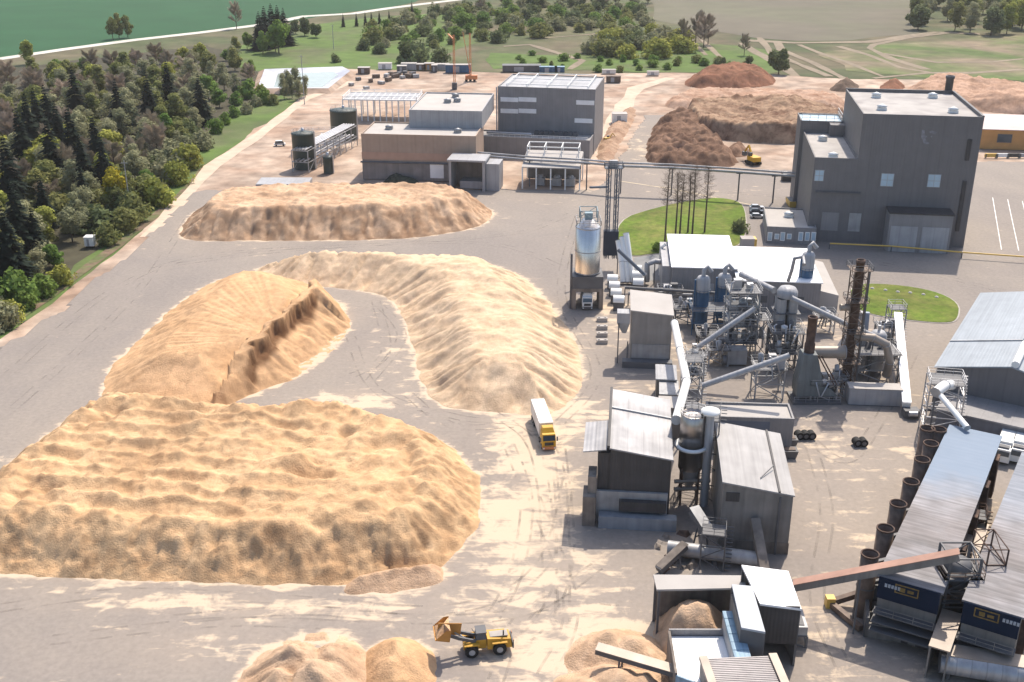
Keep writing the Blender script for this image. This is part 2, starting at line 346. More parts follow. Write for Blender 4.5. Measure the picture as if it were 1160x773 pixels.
def build_yard():
    global dust
    for poly, amt, rng_ in PILE_OUT:
        d, _ = inside_dist(XX, YY, poly); dust = np.maximum(dust, np.clip(.86*amt*np.exp(-np.maximum(-d, 0)/rng_*(.5+1.6*fbm(XX*.12, YY*.12, 5))), 0, 1))
    for px, py, rx, ry, a in DUST:
        c = G(px, py); q = np.exp(-(((XX-c.x)/rx)**2+((YY-c.y)/ry)**2)*.9)*a; dust = np.maximum(dust, q)
    idx = -np.ones(XX.shape, int); keep = edge > 0
    cell = keep[:-1, :-1] | keep[1:, :-1] | keep[:-1, 1:] | keep[1:, 1:]
    # clip cells outside the far parts never seen
    used = np.zeros(XX.shape, bool); used[:-1, :-1] |= cell; used[1:, :-1] |= cell; used[:-1, 1:] |= cell; used[1:, 1:] |= cell
    idx[used] = np.arange(used.sum())
    z = np.where(edge > 0, 0.0, -.6)
    vs = np.stack([XX[used], YY[used], z[used]], 1)
    j, i = np.nonzero(cell)
    fs = np.stack([idx[j, i], idx[j, i+1], idx[j+1, i+1], idx[j+1, i]], 1)
    me = bpy.data.meshes.new('asphalt_yard'); me.from_pydata(vs.tolist(), [], fs.tolist())
    at = me.attributes.new('dust', 'FLOAT', 'POINT'); at.data.foreach_set('value', dust[used].astype(np.float32)); me.update()
    o = bpy.data.objects.new('asphalt_yard', me); COL.objects.link(o); struct(o)
    m = bpy.data.materials.new('sawdust_strewn_asphalt'); m.use_nodes = True; t = m.node_tree; L = t.links.new; b = t.nodes['Principled BSDF']; b.inputs['Roughness'].default_value = .9
    b.inputs['Specular IOR Level'].default_value = .2
    def N(k, **kw):
        n = t.nodes.new(k)
        for a, v in kw.items(): setattr(n, a, v)
        return n
    geo = N('ShaderNodeNewGeometry')
    def noise(s, det, sx=1, sy=1, rot=0, dist=0):
        mp = N('ShaderNodeMapping'); L(geo.outputs['Position'], mp.inputs[0]); mp.inputs['Scale'].default_value = (sx, sy, 1); mp.inputs['Rotation'].default_value = (0, 0, rot)
        n = N('ShaderNodeTexNoise'); n.inputs['Scale'].default_value = s; n.inputs['Detail'].default_value = det; n.inputs['Distortion'].default_value = dist; n.inputs['Roughness'].default_value = .65; L(mp.outputs[0], n.inputs[0]); return n.outputs[0]
    def rg(x, a, bb, lo, hi):
        n = N('ShaderNodeMapRange'); L(x, n.inputs[0])
        for i, v in enumerate((a, bb, lo, hi)): n.inputs[i+1].default_value = v
        return n.outputs[0]
    def mix(f, a, bb, mode='MIX'):
        n = N('ShaderNodeMix', data_type='RGBA', blend_type=mode)
        for x, i in ((f, 0), (a, 6), (bb, 7)):
            if isinstance(x, (tuple, float, int)): n.inputs[i].default_value = x
            else: L(x, n.inputs[i])
        return n.outputs[2]
    c = mix(rg(noise(.02, 5, dist=.6), .4, .62, 0, 1), (.225, .198, .178, 1), (.262, .228, .196, 1))
    c = mix(rg(noise(.06, 6, 1, .25, .3), .45, .65, 0, .35), c, (.18, .16, .147, 1))
    c = mix(1.0, c, rg(noise(1.2, 6), .3, .7, .88, 1.12), 'MULTIPLY')
    c = mix(rg(noise(.3, 8, 1, .3, -.4, .5), .58, .8, 0, .3), c, (.14, .125, .115, 1))
    at = N('ShaderNodeAttribute'); at.attribute_name = 'dust'
    n1 = noise(.22, 9, 1, 1, .1, .8); n2 = noise(.5, 7, .22, 1, .05, .3)
    s = N('ShaderNodeMath', operation='ADD'); L(n1, s.inputs[0]); L(n2, s.inputs[1])
    th = rg(at.outputs['Fac'], 0, 1, 1.24, .72)
    df = N('ShaderNodeMath', operation='SUBTRACT'); L(s.outputs[0], df.inputs[0]); L(th, df.inputs[1])
    f = rg(df.outputs[0], 0, .16, 0, .8)
    sb = N('ShaderNodeMath', operation='MULTIPLY'); L(at.outputs['Fac'], sb.inputs[0]); L(rg(noise(.05, 5), .3, .7, .15, .75), sb.inputs[1])
    c = mix(sb.outputs[0], c, (.36, .29, .225, 1))
    c = mix(f, c, (.56, .45, .33, 1))
    L(c, b.inputs['Base Color'])
    bp = N('ShaderNodeBump'); bp.inputs['Strength'].default_value = .4; bp.inputs['Distance'].default_value = .15; L(n1, bp.inputs['Height']); L(bp.outputs[0], b.inputs['Normal'])
    me.materials.append(m)
DUST = [(600, 500, 9, 26, .95), (585, 590, 10, 22, .9), (640, 560, 7, 16, .6), (620, 650, 14, 10, .7), (560, 690, 22, 7, .55), (600, 740, 12, 10, .8), (680, 720, 10, 9, .9), (450, 400, 14, 22, .38), (400, 455, 12, 6, .8), (480, 440, 10, 14, .45),
        (330, 690, 18, 3, .7), (200, 682, 16, 2.5, .75), (120, 668, 12, 3, .5), (420, 690, 14, 4, .6), (650, 470, 8, 14, .75), (640, 380, 8, 14, .5), (690, 560, 9, 8, .3), (700, 480, 8, 14, .45), (560, 760, 20, 6, .5), (540, 330, 8, 14, .3), (240, 730, 14, 6, .45),
        (930, 510, 18, 26, .42), (960, 600, 12, 20, .4), (930, 720, 10, 16, .42), (730, 440, 9, 10, .5), (800, 400, 12, 12, .6), (930, 370, 14, 14, .5), (300, 285, 30, 6, .22), (820, 215, 25, 12, .3), (720, 160, 9, 60, .45), (640, 225, 30, 14, .2), (700, 360, 6, 16, .7), (1000, 440, 20, 12, .3), (1090, 600, 8, 30, .7), (1060, 740, 10, 14, .5)]

# ================================================================ SAWDUST PILES
def m_pile(name, a, b2, fine=.3, bs=1):
    m = mat(name, a, rough=1, var=.24, sc1=.6, c2=b2, mix=.42, mscale=.14, bump=bs, world=True, spec=.05, detail=12, nrough=.68)
    t = m.node_tree; L = t.links.new; bs_ = t.nodes['Principled BSDF']; src = bs_.inputs['Base Color'].links[0].from_socket
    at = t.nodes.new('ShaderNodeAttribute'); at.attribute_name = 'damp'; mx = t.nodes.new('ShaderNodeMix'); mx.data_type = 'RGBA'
    L(at.outputs['Fac'], mx.inputs[0]); L(src, mx.inputs[6]); mx.inputs[7].default_value = (.16, .085, .045, 1); L(mx.outputs[2], bs_.inputs['Base Color'])  # per-vertex weight mixes the sawdust colour towards dark brown
    return m
m_sd = m_pile('golden_sawdust', (.6, .405, .235), (.53, .335, .185))
m_pl = m_pile('pale_sawdust', (.62, .47, .325), (.55, .395, .26))
m_pk = m_pile('pinkish_sawdust', (.57, .4, .27), (.46, .3, .19))
m_or = m_pile('orange_sawdust', (.57, .365, .21), (.5, .31, .17))
m_bk = m_pile('brown_bark_heap', (.13, .078, .055), (.26, .165, .115), bs=1)
m_rd = m_pile('red_brown_soil', (.25, .125, .08), (.17, .09, .06), bs=1)
m_dk = m_pile('dark_soil', (.12, .09, .07), (.18, .13, .1))
PA = {}
def pile(name, label, cat, outline, hf, m, cell=.45, amt=1, rng_=1.6, smooth=2, world=None, group=None):
    poly = chaikin(world or GP(outline), smooth)
    PILE_OUT.append((poly, amt, rng_))
    xs = [p[0] for p in poly]; ys = [p[1] for p in poly]; x0, x1, y0, y1 = min(xs)-2, max(xs)+2, min(ys)-2, max(ys)+2
    X, Y = np.meshgrid(np.arange(x0, x1, cell), np.arange(y0, y1, cell))
    d, s = inside_dist(X, Y, poly)
    d = d+(fbm(X*.25, Y*.25, 17)-.5)*2.2
    Z = hf(X, Y, d, s)
    Z = np.where(d < 0, np.maximum(d*.7, -.7), Z)
    keep = d > -1.2; cellm = keep[:-1, :-1] & keep[1:, :-1] & keep[:-1, 1:] & keep[1:, 1:]
    idx = -np.ones(X.shape, int); idx[keep] = np.arange(keep.sum())
    j, i = np.nonzero(cellm)
    fs = np.stack([idx[j, i], idx[j, i+1], idx[j+1, i+1], idx[j+1, i]], 1)
    cx, cyy = (x0+x1)/2, (y0+y1)/2
    vs = np.stack([X[keep]-cx, Y[keep]-cyy, Z[keep]], 1)
    me = bpy.data.meshes.new(name); me.from_pydata(vs.tolist(), [], fs.tolist()); me.polygons.foreach_set('use_smooth', [True]*len(fs)); me.materials.append(m); me.update()
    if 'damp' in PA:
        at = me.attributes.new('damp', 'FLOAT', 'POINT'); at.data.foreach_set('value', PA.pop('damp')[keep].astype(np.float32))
    o = bpy.data.objects.new(name, me); COL.objects.link(o); o.location = (cx, cyy, 0)
    return tag(o, label, cat, group)
def smin(a, b, k=.8): h = np.clip(.5+.5*(b-a)/k, 0, 1); return b*(1-h)+a*h-k*h*(1-h)
def rug(X, Y, a=.25, f=.8, s=0): return (fbm(X*f, Y*f, s, 5)-.5)*2*a
def cones(X, Y, pts, tan=.75):
    Z = np.full(X.shape, -5.)
    for x, y, h in pts: Z = np.maximum(Z, h-np.hypot(X-x, Y-y)*tan)
    return Z
def gully(s, d, per=3.2, a=.7, seed=0):
    n = vn(s/per+d*.05, d*.06, seed); n = 1-np.abs(2*n-1); m2 = vn(s/(per*.4), d*.1, seed+5)
    return (-(n**2)*a-(m2-.5)*a*.5)*np.clip(d/2.5, 0, 1)
# 1 big foreground pile
def rim_cones(poly, inset, h, step, jit, hj, seed):
    r = random.Random(seed); out = []; acc = 0; n = len(poly)
    cen = sum((Vector(p[:2]) for p in poly), Vector((0, 0)))/n
    for i in range(n):
        a = Vector(poly[i][:2]); b = Vector(poly[(i+1) % n][:2]); L = (b-a).length
        nrm = Vector((-(b-a).y, (b-a).x)).normalized()
        if (cen-a).dot(nrm) < 0: nrm = -nrm
        t = 0
        while acc < L:
            p = a+(b-a)*(acc/L)+nrm*(inset+r.uniform(-jit, jit)); out.append((p.x, p.y, h+r.uniform(-hj, hj))); acc += step*r.uniform(.6, 1.4)
        acc -= L
    return out
o1 = [(-70, 640), (-60, 600), (-30, 560), (0, 535), (45, 500), (90, 470), (115, 452), (150, 455), (220, 462), (290, 470), (340, 465), (420, 470), (480, 490), (525, 515), (548, 550), (545, 585), (525, 620), (500, 645), (440, 660), (330, 664), (200, 659), (100, 656), (0, 651)]
p1o = chaikin(GP(o1), 2)
rc1 = rim_cones(p1o, 8.0, 6.9, 4.2, 1.6, .9, 3)
r_ = random.Random(8)
def h1(X, Y, d, s):
    v = Y+.12*X+7*(fbm(X*.04, Y*.04, 4)-.5)+1.5*(fbm(X*.2, Y*.2, 41)-.5); u = Y*.55-X*.8+9*(fbm(X*.05, Y*.05, 5)-.5)+2*(fbm(X*.2, Y*.2, 42)-.5)
    w1 = np.clip((X+36+8*(fbm(X*.08, Y*.08, 2)-.5))/12, 0, 1)
    amp = .35+1.3*fbm(X*.09, Y*.09, 9)
    ridg = (1-np.abs(np.sin(math.pi*v/4.8)))**1.2*(1-w1)+(1-np.abs(np.sin(math.pi*u/6.8)))**1.2*w1
    top = 5.2+.8*ridg*amp+(fbm(X*.13, Y*.13, 6)-.5)*2.8
    # single dumped loads and scooped pits
    for _ in range(90):
        cx, cyy = r_.uniform(-82, -2), r_.uniform(136, 196); q = r_.uniform(1.5, 3.6); hh = r_.uniform(.4, 1.2)*r_.choice((1, 1, -1))
        g_ = np.exp(-(((X-cx)/q)**2+((Y-cyy)/(q*.8))**2)**1.4); top = top+hh*g_
    top = np.maximum(top, cones(X, Y, rc1, .62)-.2)
    cliff = d*.8+gully(s, d, 2.2, .7, 3)+(fbm(X*.5, Y*.5, 19)-.5)*1.6*np.clip(d/2, 0, 1)
    n_ = fbm(X*.35, Y*.35, 71); face = np.clip((top-cliff)/1.2, 0, 1)*np.clip(d/.8, 0, 1)
    PA['damp'] = np.clip(face*np.clip((n_-.56)*4, 0, .3), 0, 1)+np.clip((fbm(X*.22, Y*.3, 73)-.62)*4, 0, .25)  # noisy dark brown blotches, on the steep sides and across the top
    return np.maximum(smin(cliff, top, .8), 0)+(rug(X, Y, .55, .45, 11)+rug(X, Y, .3, 1.1, 1)+rug(X, Y, .14, 2.6, 5))*np.clip(d, 0, 1)
pile('sawdust_pile', 'huge flat-topped golden sawdust pile with a furrowed top and steep rough front face', 'sawdust pile', o1, h1, m_sd, .36, 1, 1.5)
# small bank in front of it
pile('sawdust_pile', 'low pink elongated sawdust bank at the foot of the huge flat-topped pile', 'sawdust pile', [(392, 668), (398, 655), (440, 645), (495, 640), (508, 652), (500, 664), (450, 672), (400, 674)],
     lambda X, Y, d, s: smin(d*.85, 1.9+fbm(X*.4, Y*.4, 3)*1.1, .5)+gully(s, d, 1.8, .5, 9)+rug(X, Y, .1, 1.5), m_pk, .28, 1, 1.2)
# 2 steep pile with the broken scarp
sA = G(358, 334, 6.3).xy; sB = G(266, 421, 5.6).xy
def h2(X, Y, d, s):
    ax, ay = sA; bx, by = sB; dx, dy = bx-ax, by-ay; L = math.hypot(dx, dy)
    wob = (vn(X*.3, Y*.3, 4)-.5)*2.6+(vn(X*.9, Y*.9, 6)-.5)*.9
    rd = ((X-ax)*(-dy)+(Y-ay)*dx)/L; t = ((X-ax)*dx+(Y-ay)*dy)/L/L
    if (G(200, 370).x-ax)*(-dy)+(G(200, 370).y-ay)*dx < 0: rd = -rd
    rd = rd+wob
    left = 7.3-.045*np.maximum(rd, 0)+.5*np.exp(-np.maximum(rd, 0)/2)-1.0*np.clip(t-.5, 0, 1)+(fbm(X*.1, Y*.05, 3)-.5)*1.1
    fan = np.arctan2(Y-by-14, X-bx-6); left = left-(1-np.abs(2*vn(fan*26, rd*.02, 8)-1))**3*.32*np.clip(rd/6, 0, 1)
    right = 5.0-.72*np.maximum(-rd-.6, 0)+gully(t*L, np.full_like(X, 5.), 2.2, .7, 5)
    k = np.clip(rd/.5+.5, 0, 1); ends = np.clip(np.minimum(t+.02, .97-t)*9, 0, 1)
    k = 1-(1-k)*ends
    PA['damp'] = np.clip(1.5-np.abs(rd+.6)/1.1, 0, 1)*np.clip(ends*1.5, 0, 1)*np.clip(.5+1.2*fbm(X*.5, Y*.5, 61), 0, 1)  # band of dark brown following the scarp, broken up by noise
    top = left*k+right*(1-k)
    lim = np.where(rd > 3, d*.5, d*.85)
    Z = smin(lim+gully(s, d, 4.5, .45, 6), top, .5)
    Z = np.where((rd < 3) & (k > .5), np.minimum(top, np.maximum(d*1.3, 0)), Z)
    return np.maximum(Z, 0)+rug(X, Y, .1, 1.2, 2)*np.clip(d, 0, 1)
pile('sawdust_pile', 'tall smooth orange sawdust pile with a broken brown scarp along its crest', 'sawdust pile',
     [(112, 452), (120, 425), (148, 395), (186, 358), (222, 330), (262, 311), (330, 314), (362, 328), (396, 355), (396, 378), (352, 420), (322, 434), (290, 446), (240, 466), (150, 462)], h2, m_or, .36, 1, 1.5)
# 3 pale pile bending round the asphalt bay
o3 = [(284, 306), (330, 295), (400, 294), (470, 296), (540, 296), (590, 310), (625, 345), (650, 385), (662, 415), (655, 450), (625, 474), (580, 468), (530, 466), (492, 458), (474, 430), (466, 395), (458, 355), (435, 332), (390, 327), (330, 323), (300, 315)]
cr3 = [(*G(x, y, z).xy, z) for x, y, z in [(520, 415, 7.5), (548, 404, 8.5), (580, 402, 8.5), (612, 408, 7.5), (350, 288, 7), (385, 286, 7.4), (412, 279, 9), (440, 290, 6), (470, 294, 7), (318, 291, 6), (640, 405, 6)]]
def h3(X, Y, d, s):
    v = Y+.1*X+4*(fbm(X*.05, Y*.05, 14)-.5); rid = (1-np.abs(np.sin(math.pi*v/6.5)))**1.5
    top = 6.2+1.1*rid*np.clip((X-0)/12, .15, 1)*(.3+1.4*fbm(X*.08, Y*.08, 45))+(fbm(X*.11, Y*.11, 16)-.5)*3.0+(vn(X*.3, Y*.5, 5)-.5)*.6
    top = np.maximum(top, cones(X, Y, cr3, .72))
    Z = smin(d*.62+gully(s, d, 2.6, 1.25, 8), top, 1.4)
    return np.maximum(Z, 0)+rug(X, Y, .2, 1.1, 3)*np.clip(d, 0, 1)
pile('sawdust_pile', 'long pale sawdust pile curving round the empty asphalt bay beside the silo road', 'sawdust pile', o3, h3, m_pl, .4, 1, 2)
# 4 far long pile
def h4(X, Y, d, s):
    top = 7.4+(fbm(X*.12, Y*.2, 21)-.5)*2.4-1.2*np.clip((X-(-20))/20, 0, 1)+rug(X, Y, .5, .35, 8)
    PA['damp'] = np.clip((top-d*.82)/1.2, 0, 1)*np.clip((fbm(X*.4, Y*.4, 75)-.42)*3, 0, .5)  # noisy dark brown blotches on the steep sides of the bank
    Z = smin(d*.9+gully(s, d, 2.4, 1.2, 12), top, .5)
    return np.maximum(Z, 0)+(rug(X, Y, .45, .8, 3)+rug(X, Y, .2, 2, 7))*np.clip(d, 0, 1)
pile('sawdust_pile', 'long straight tan sawdust bank in front of the green tanks', 'sawdust pile',
     [(203, 268), (212, 246), (240, 232), (300, 226), (400, 224), (500, 226), (545, 232), (562, 243), (545, 257), (500, 266), (440, 272), (300, 273), (215, 273)], h4, m_pk, .5, 1, 1.6)
# 5 bottom heaps
c5 = [(*G(x, y, z).xy, z) for x, y, z in [(330, 728, 6), (355, 745, 6.5), (310, 755, 6), (380, 725, 5.5), (350, 780, 6), (395, 745, 5), (290, 785, 4.5), (400, 775, 5)]]
pile('sawdust_pile', 'rough tan sawdust heap cut by the lower picture edge, beside the small orange cone', 'sawdust pile', [(255, 850), (262, 790), (285, 745), (330, 722), (380, 716), (412, 730), (425, 770), (420, 850)],
     lambda X, Y, d, s: np.maximum(smin(d*.9, cones(X, Y, c5, .8), .8)+gully(s, d, 2, .7, 1), 0)+rug(X, Y, .4, .7, 4)*np.clip(d, 0, 1), m_pk, .3, 1, 1.8)
cc = (*G(452, 722, 4.6).xy, 4.6)
pile('sawdust_pile', 'small smooth orange sawdust cone next to the wheel loader', 'sawdust pile', [(408, 800), (408, 750), (425, 728), (460, 722), (485, 735), (494, 760), (480, 800), (440, 815)],
     lambda X, Y, d, s: np.maximum(smin(d*.75, cones(X, Y, [cc, (cc[0]-1.5, cc[1]-3, 4.2), (cc[0]+1, cc[1]-6, 3.6)], .6), 1.0), 0)+rug(X, Y, .1, 1.6, 4)*np.clip(d, 0, 1), m_or, .28, 1, 1.5)
c7 = [(*G(x, y, z).xy, z) for x, y, z in [(690, 715, 3.2), (720, 722, 3.5), (745, 735, 3.0), (665, 722, 2.5), (700, 760, 4), (660, 775, 4.5), (735, 765, 3.5), (640, 790, 4)]]
pile('chip_heap', 'wood chip heap spilling in front of the sawdust bunker by the inclined loading belt', 'chip heap', [(600, 830), (625, 780), (640, 745), (650, 722), (680, 710), (730, 716), (762, 730), (765, 830)],
     lambda X, Y, d, s: np.maximum(smin(d*.8, cones(X, Y, c7, .6), .8), 0)+rug(X, Y, .35, .8, 4)*np.clip(d, 0, 1), m_pk, .3, 1, 3)
c8 = [(*G(x, y, z).xy, z) for x, y, z in [(772, 684, 6), (790, 682, 6.3), (800, 694, 5.6), (818, 694, 5.8), (760, 692, 4.2), (812, 705, 5), (780, 700, 5.2)]]
pile('chip_heap', 'orange wood chip heap filling the bunker under the long white canopy', 'chip heap', [(740, 745), (738, 712), (748, 700), (832, 698), (832, 752), (790, 752)],
     lambda X, Y, d, s: np.maximum(smin(d*1.6, cones(X, Y, c8, .5), .8), 0)+rug(X, Y, .3, .9, 5)*np.clip(d, 0, 1), m_pk, .3, 1, 1, smooth=1)
# bark and soil heaps beyond the yard
def hb(h, rg_, seed, tan=.7):
    return lambda X, Y, d, s: np.maximum(smin(d*tan, h+(fbm(X*.06, Y*.06, seed)-.5)*h*.9, 1), 0)+rug(X, Y, rg_, .3, seed)*np.clip(d, 0, 1)+rug(X, Y, .8, .8, seed)*np.clip(d, 0, 1)
pile('bark_heap', 'large dark brown bark heap beside the concrete road, opposite the grey factory hall', 'bark heap', [(730, 190), (733, 160), (745, 135), (775, 128), (800, 140), (812, 158), (830, 175), (838, 188), (800, 192)], hb(4.2, 2.8, 31, .9), m_bk, .8, 0)
pile('bark_heap', 'tan and brown bark bank running behind the bark clearing', 'bark heap', [(770, 130), (800, 122), (860, 124), (915, 130), (960, 138), (960, 158), (900, 164), (830, 160), (790, 154)], hb(7, 1.2, 33, 2.6), m_pile('tan_bark', (.36, .25, .17), (.14, .08, .055), bs=1), .8, 0)
pile('soil_mound', 'red-brown soil mound at the far edge of the building site', 'soil mound', [(772, 97), (785, 85), (830, 80), (872, 84), (882, 94), (860, 99), (800, 101)], hb(6, 1.2, 35), m_rd, 1, 0)
pile('soil_mound', 'dark soil mound just behind the dark grey tower', 'soil mound', [(938, 103), (945, 95), (965, 93), (975, 99), (965, 104)], hb(5, .5, 36), m_dk, .8, 0)
pile('soil_mound', 'small brown soil mound behind the dark grey tower, beside the darker one', 'soil mound', [(995, 103), (1003, 93), (1018, 91), (1026, 98), (1020, 104)], hb(6, .4, 37), m_rd, .8, 0)
pile('soil_mound', 'long pink soil bank running behind the ochre building', 'soil mound', [(1020, 118), (1030, 95), (1080, 92), (1150, 104), (1300, 115), (1300, 135), (1150, 130)], hb(5, .9, 38), m_pile('pink_soil', (.45, .3, .22), (.3, .19, .13)), 1, 0)
pile('soil_mound', 'low sandy soil bank between the bark heap and the red-brown mound', 'soil mound', [(748, 122), (765, 108), (800, 104), (900, 106), (960, 112), (960, 126), (860, 124), (790, 124)], hb(3, .7, 39), m_pile('sandy_soil', (.45, .31, .23), (.3, .18, .12)), 1, 0)
pile('soil_mound', 'small brown heap in the bark clearing behind the excavator', 'soil mound', [(818, 178), (822, 168), (838, 163), (850, 170), (845, 178)], hb(3.5, .4, 40), m_bk, .6, 0)
pile('soil_mound', 'low spoil bank along the white excavation beside the concrete road', 'soil mound', [(676, 185), (680, 160), (700, 128), (722, 120), (716, 140), (700, 165), (690, 188)], hb(1.6, .5, 41), m_pile('spoil', (.4, .28, .2), (.3, .19, .13)), .8, 0)
pile('green_mound', 'dark netted mound in front of the beige hall', 'mound', [(432, 210), (436, 202), (462, 201), (478, 206), (474, 211)], hb(2.6, .3, 42), P('dark_netting', (.05, .055, .04), rough=1, var=.4, sc1=1), .5, 0)
build_yard()

# tyre marks worn into the yard
tm = M(); tr0 = random.Random(12)
def arcpts(c, n=14):
    out = []
    for i in range(len(c)-1):
        p0 = c[max(i-1, 0)]; p1 = c[i]; p2 = c[i+1]; p3 = c[min(i+2, len(c)-1)]
        for k in range(n):
            t = k/n; out.append(.5*((2*p1)+(p2-p0)*t+(2*p0-5*p1+4*p2-p3)*t*t+(3*p1-p0-3*p2+p3)*t**3))
    return out+[c[-1]]
PATHS = [[(625, 690), (617, 560), (600, 500), (560, 470)], [(640, 700), (640, 600), (632, 520), (600, 480), (520, 470), (430, 440), (400, 380)], [(560, 700), (590, 640), (600, 560), (580, 500)], [(200, 700), (350, 690), (480, 700), (600, 690), (680, 640)],
         [(0, 690), (150, 672), (330, 680), (520, 690), (620, 640), (650, 540)], [(60, 720), (250, 700), (420, 705)], [(560, 740), (620, 700), (650, 620), (640, 500)], [(20, 420), (130, 330), (230, 290), (400, 277), (560, 275), (640, 300)],
         [(0, 470), (80, 400), (160, 320), (215, 240)], [(200, 300), (330, 284), (560, 268), (630, 250), (700, 215)], [(420, 430), (455, 380), (430, 345)], [(380, 430), (430, 400), (420, 340)], [(470, 445), (520, 480), (590, 480)], [(660, 240), (640, 330), (680, 420), (640, 480)],
         [(920, 500), (940, 580), (930, 680), (960, 760)], [(900, 470), (960, 520), (1000, 480), (1040, 400)], [(560, 770), (600, 690), (700, 690)], [(610, 760), (640, 680), (600, 560)], [(720, 210), (850, 220), (905, 225)], [(1130, 330), (1000, 300), (940, 300)]]
for c in PATHS:
    for rep_ in range(1):
        off = Vector((tr0.uniform(-1.5, 1.5), tr0.uniform(-1.5, 1.5), 0)); pp = arcpts([G(*q)+off for q in c])
        for sd_ in (-1.0, 1.0):
            L_ = []
            for i, p in enumerate(pp):
                d_ = (pp[min(i+1, len(pp)-1)]-pp[max(i-1, 0)]); n_ = Vector((-d_.y, d_.x, 0)).normalized(); q = p+n_*sd_; L_ += [q+n_*.2, q-n_*.2]
            for i in range(len(pp)-1):
                if tr0.random() < .82: tm.add([(L_[k].x, L_[k].y, .02+.004*rep_) for k in (2*i, 2*i+1, 2*i+3, 2*i+2)], [(0, 1, 2, 3)])
mt_ = P('tyre_worn_dust', (.27, .235, .2), rough=1, var=.2, sc1=.5, world=True)
t = mt_.node_tree; b_ = t.nodes['Principled BSDF']; n_ = t.nodes.new('ShaderNodeTexNoise'); n_.inputs['Scale'].default_value = .25; n_.inputs['Detail'].default_value = 8
g_ = t.nodes.new('ShaderNodeNewGeometry'); r__ = t.nodes.new('ShaderNodeMapRange'); t.links.new(g_.outputs['Position'], n_.inputs[0]); t.links.new(n_.outputs[0], r__.inputs[0])
for i, v in enumerate((.42, .66, 0, .42)): r__.inputs[i+1].default_value = v
t.links.new(r__.outputs[0], b_.inputs['Alpha'])
struct(tm.build('tyre_marks', mt_))
# ================================================================ BUILDINGS
class B:
    """A building in its own frame: origin front-left base corner, x along the front, y to the back."""
    def __init__(s, name, label, cat, fl, fr, z, bl=None, depth=None, group=None, base=0, th=None):
        a = G(*fl, z); b = G(*fr, z); s.z = z; s.a = a; s.th = math.atan2(b.y-a.y, b.x-a.x) if th is None else R(th); s.w = (b-a).xy.length
        s.ux = Vector((math.cos(s.th), math.sin(s.th), 0)); s.uy = Vector((-s.ux.y, s.ux.x, 0))
        s.d = depth if depth else (G(*bl, z)-a).dot(s.uy)
        s.o = thing(name, label, cat, (a.x, a.y, base), s.th, group); s.base = base; s.zfr = z
        if th is not None: s.w, s.zfr = s.on(*fr); s.zfr += base
    def on(s, px, py, y=0):              # local (x, z) where the line of sight meets the plane y = const
        d = ray(px, py); o = Vector((0, 0, CH)); p0 = Vector((s.a.x, s.a.y, 0))+s.uy*y
        t = (p0-o).dot(s.uy)/d.dot(s.uy); p = o+d*t
        return (p-p0).dot(s.ux), p.z-s.base
    def side(s, px, py, x=0):            # local (y, z) on the plane x = const
        d = ray(px, py); o = Vector((0, 0, CH)); p0 = Vector((s.a.x, s.a.y, 0))+s.ux*x
        t = (p0-o).dot(s.ux)/d.dot(s.ux); p = o+d*t
        return (p-p0).dot(s.uy), p.z-s.base
    def top(s, px, py, z):
        p = G(px, py, z)-Vector((s.a.x, s.a.y, z)); return p.dot(s.ux), p.dot(s.uy)
    def part(s, name, m, mt, parent=None): return m.build(name, mt, parent or s.o)
    def shell(s, wall, roof, x0=0, x1=None, y0=0, y1=None, z=None, z0=0, par=.5, zs=None, over=0, th=.25, rname='roof', wname='wall'):
        """walls, a roof sheet and a parapet (par) or an overhanging sloped sheet (zs: heights fl, fr, br, bl)."""
        x1 = s.w if x1 is None else x1; y1 = s.d if y1 is None else y1; z = s.z if z is None else z
        c = [(x0, y0), (x1, y0), (x1, y1), (x0, y1)]
        zz = zs or [z]*4
        w = M()
        if par:
            w.hexa([(x, y, z0) for x, y in c], [(x, y, h-.4) for (x, y), h in zip(c, zz)])
            t = .3
            pr = M()
            for X0, X1, Y0, Y1 in ((x0-.03, x1+.03, y0-.03, y0+t), (x0-.03, x1+.03, y1-t, y1+.03), (x0-.03, x0+t, y0+t, y1-t), (x1-t, x1+.03, y0+t, y1-t)): pr.box(X0, X1, Y0, Y1, z-.5, z+par*.5)
            wo = s.part(wname, w, wall); s.part('parapet', pr, wall)
            r = M().box(x0+t, x1-t, y0+t, y1-t, z-.39, z-.15); ro = s.part(rname, r, roof)
        else:
            w.hexa([(x, y, z0) for x, y in c], [(x, y, h-th) for (x, y), h in zip(c, zz)])
            wo = s.part(wname, w, wall)
            cx, cyy = (x0+x1)/2, (y0+y1)/2; e = []
            for (x, y), h in zip(c, zz): e.append((x+(over if x > cx else -over), y+(over if y > cyy else -over), h))
            r = M().hexa([(x, y, h-th+.01) for x, y, h in e], e); ro = s.part(rname, r, roof)
        return wo, ro
    def rect(s, name, x, z, w_, h, m, y=0, t=.12, parent=None, frame=None):
        b_ = M().box(x-w_/2, x+w_/2, y-t, y+.02, z-h/2, z+h/2); o = s.part(name, b_, m, parent)
        return o
def vents(b, pts, z, m=m_wpaint):
    for x, y in pts:
        v = M().box(x-1.2, x+1.2, y-.9, y+.9, z-.2, z+.7).lathe([(.9, z+.7), (1.5, z+1.1), (.2, z+1.6), (0.01, z+1.6)], x, y, 12)
        b.part('roof_vent', v, m)

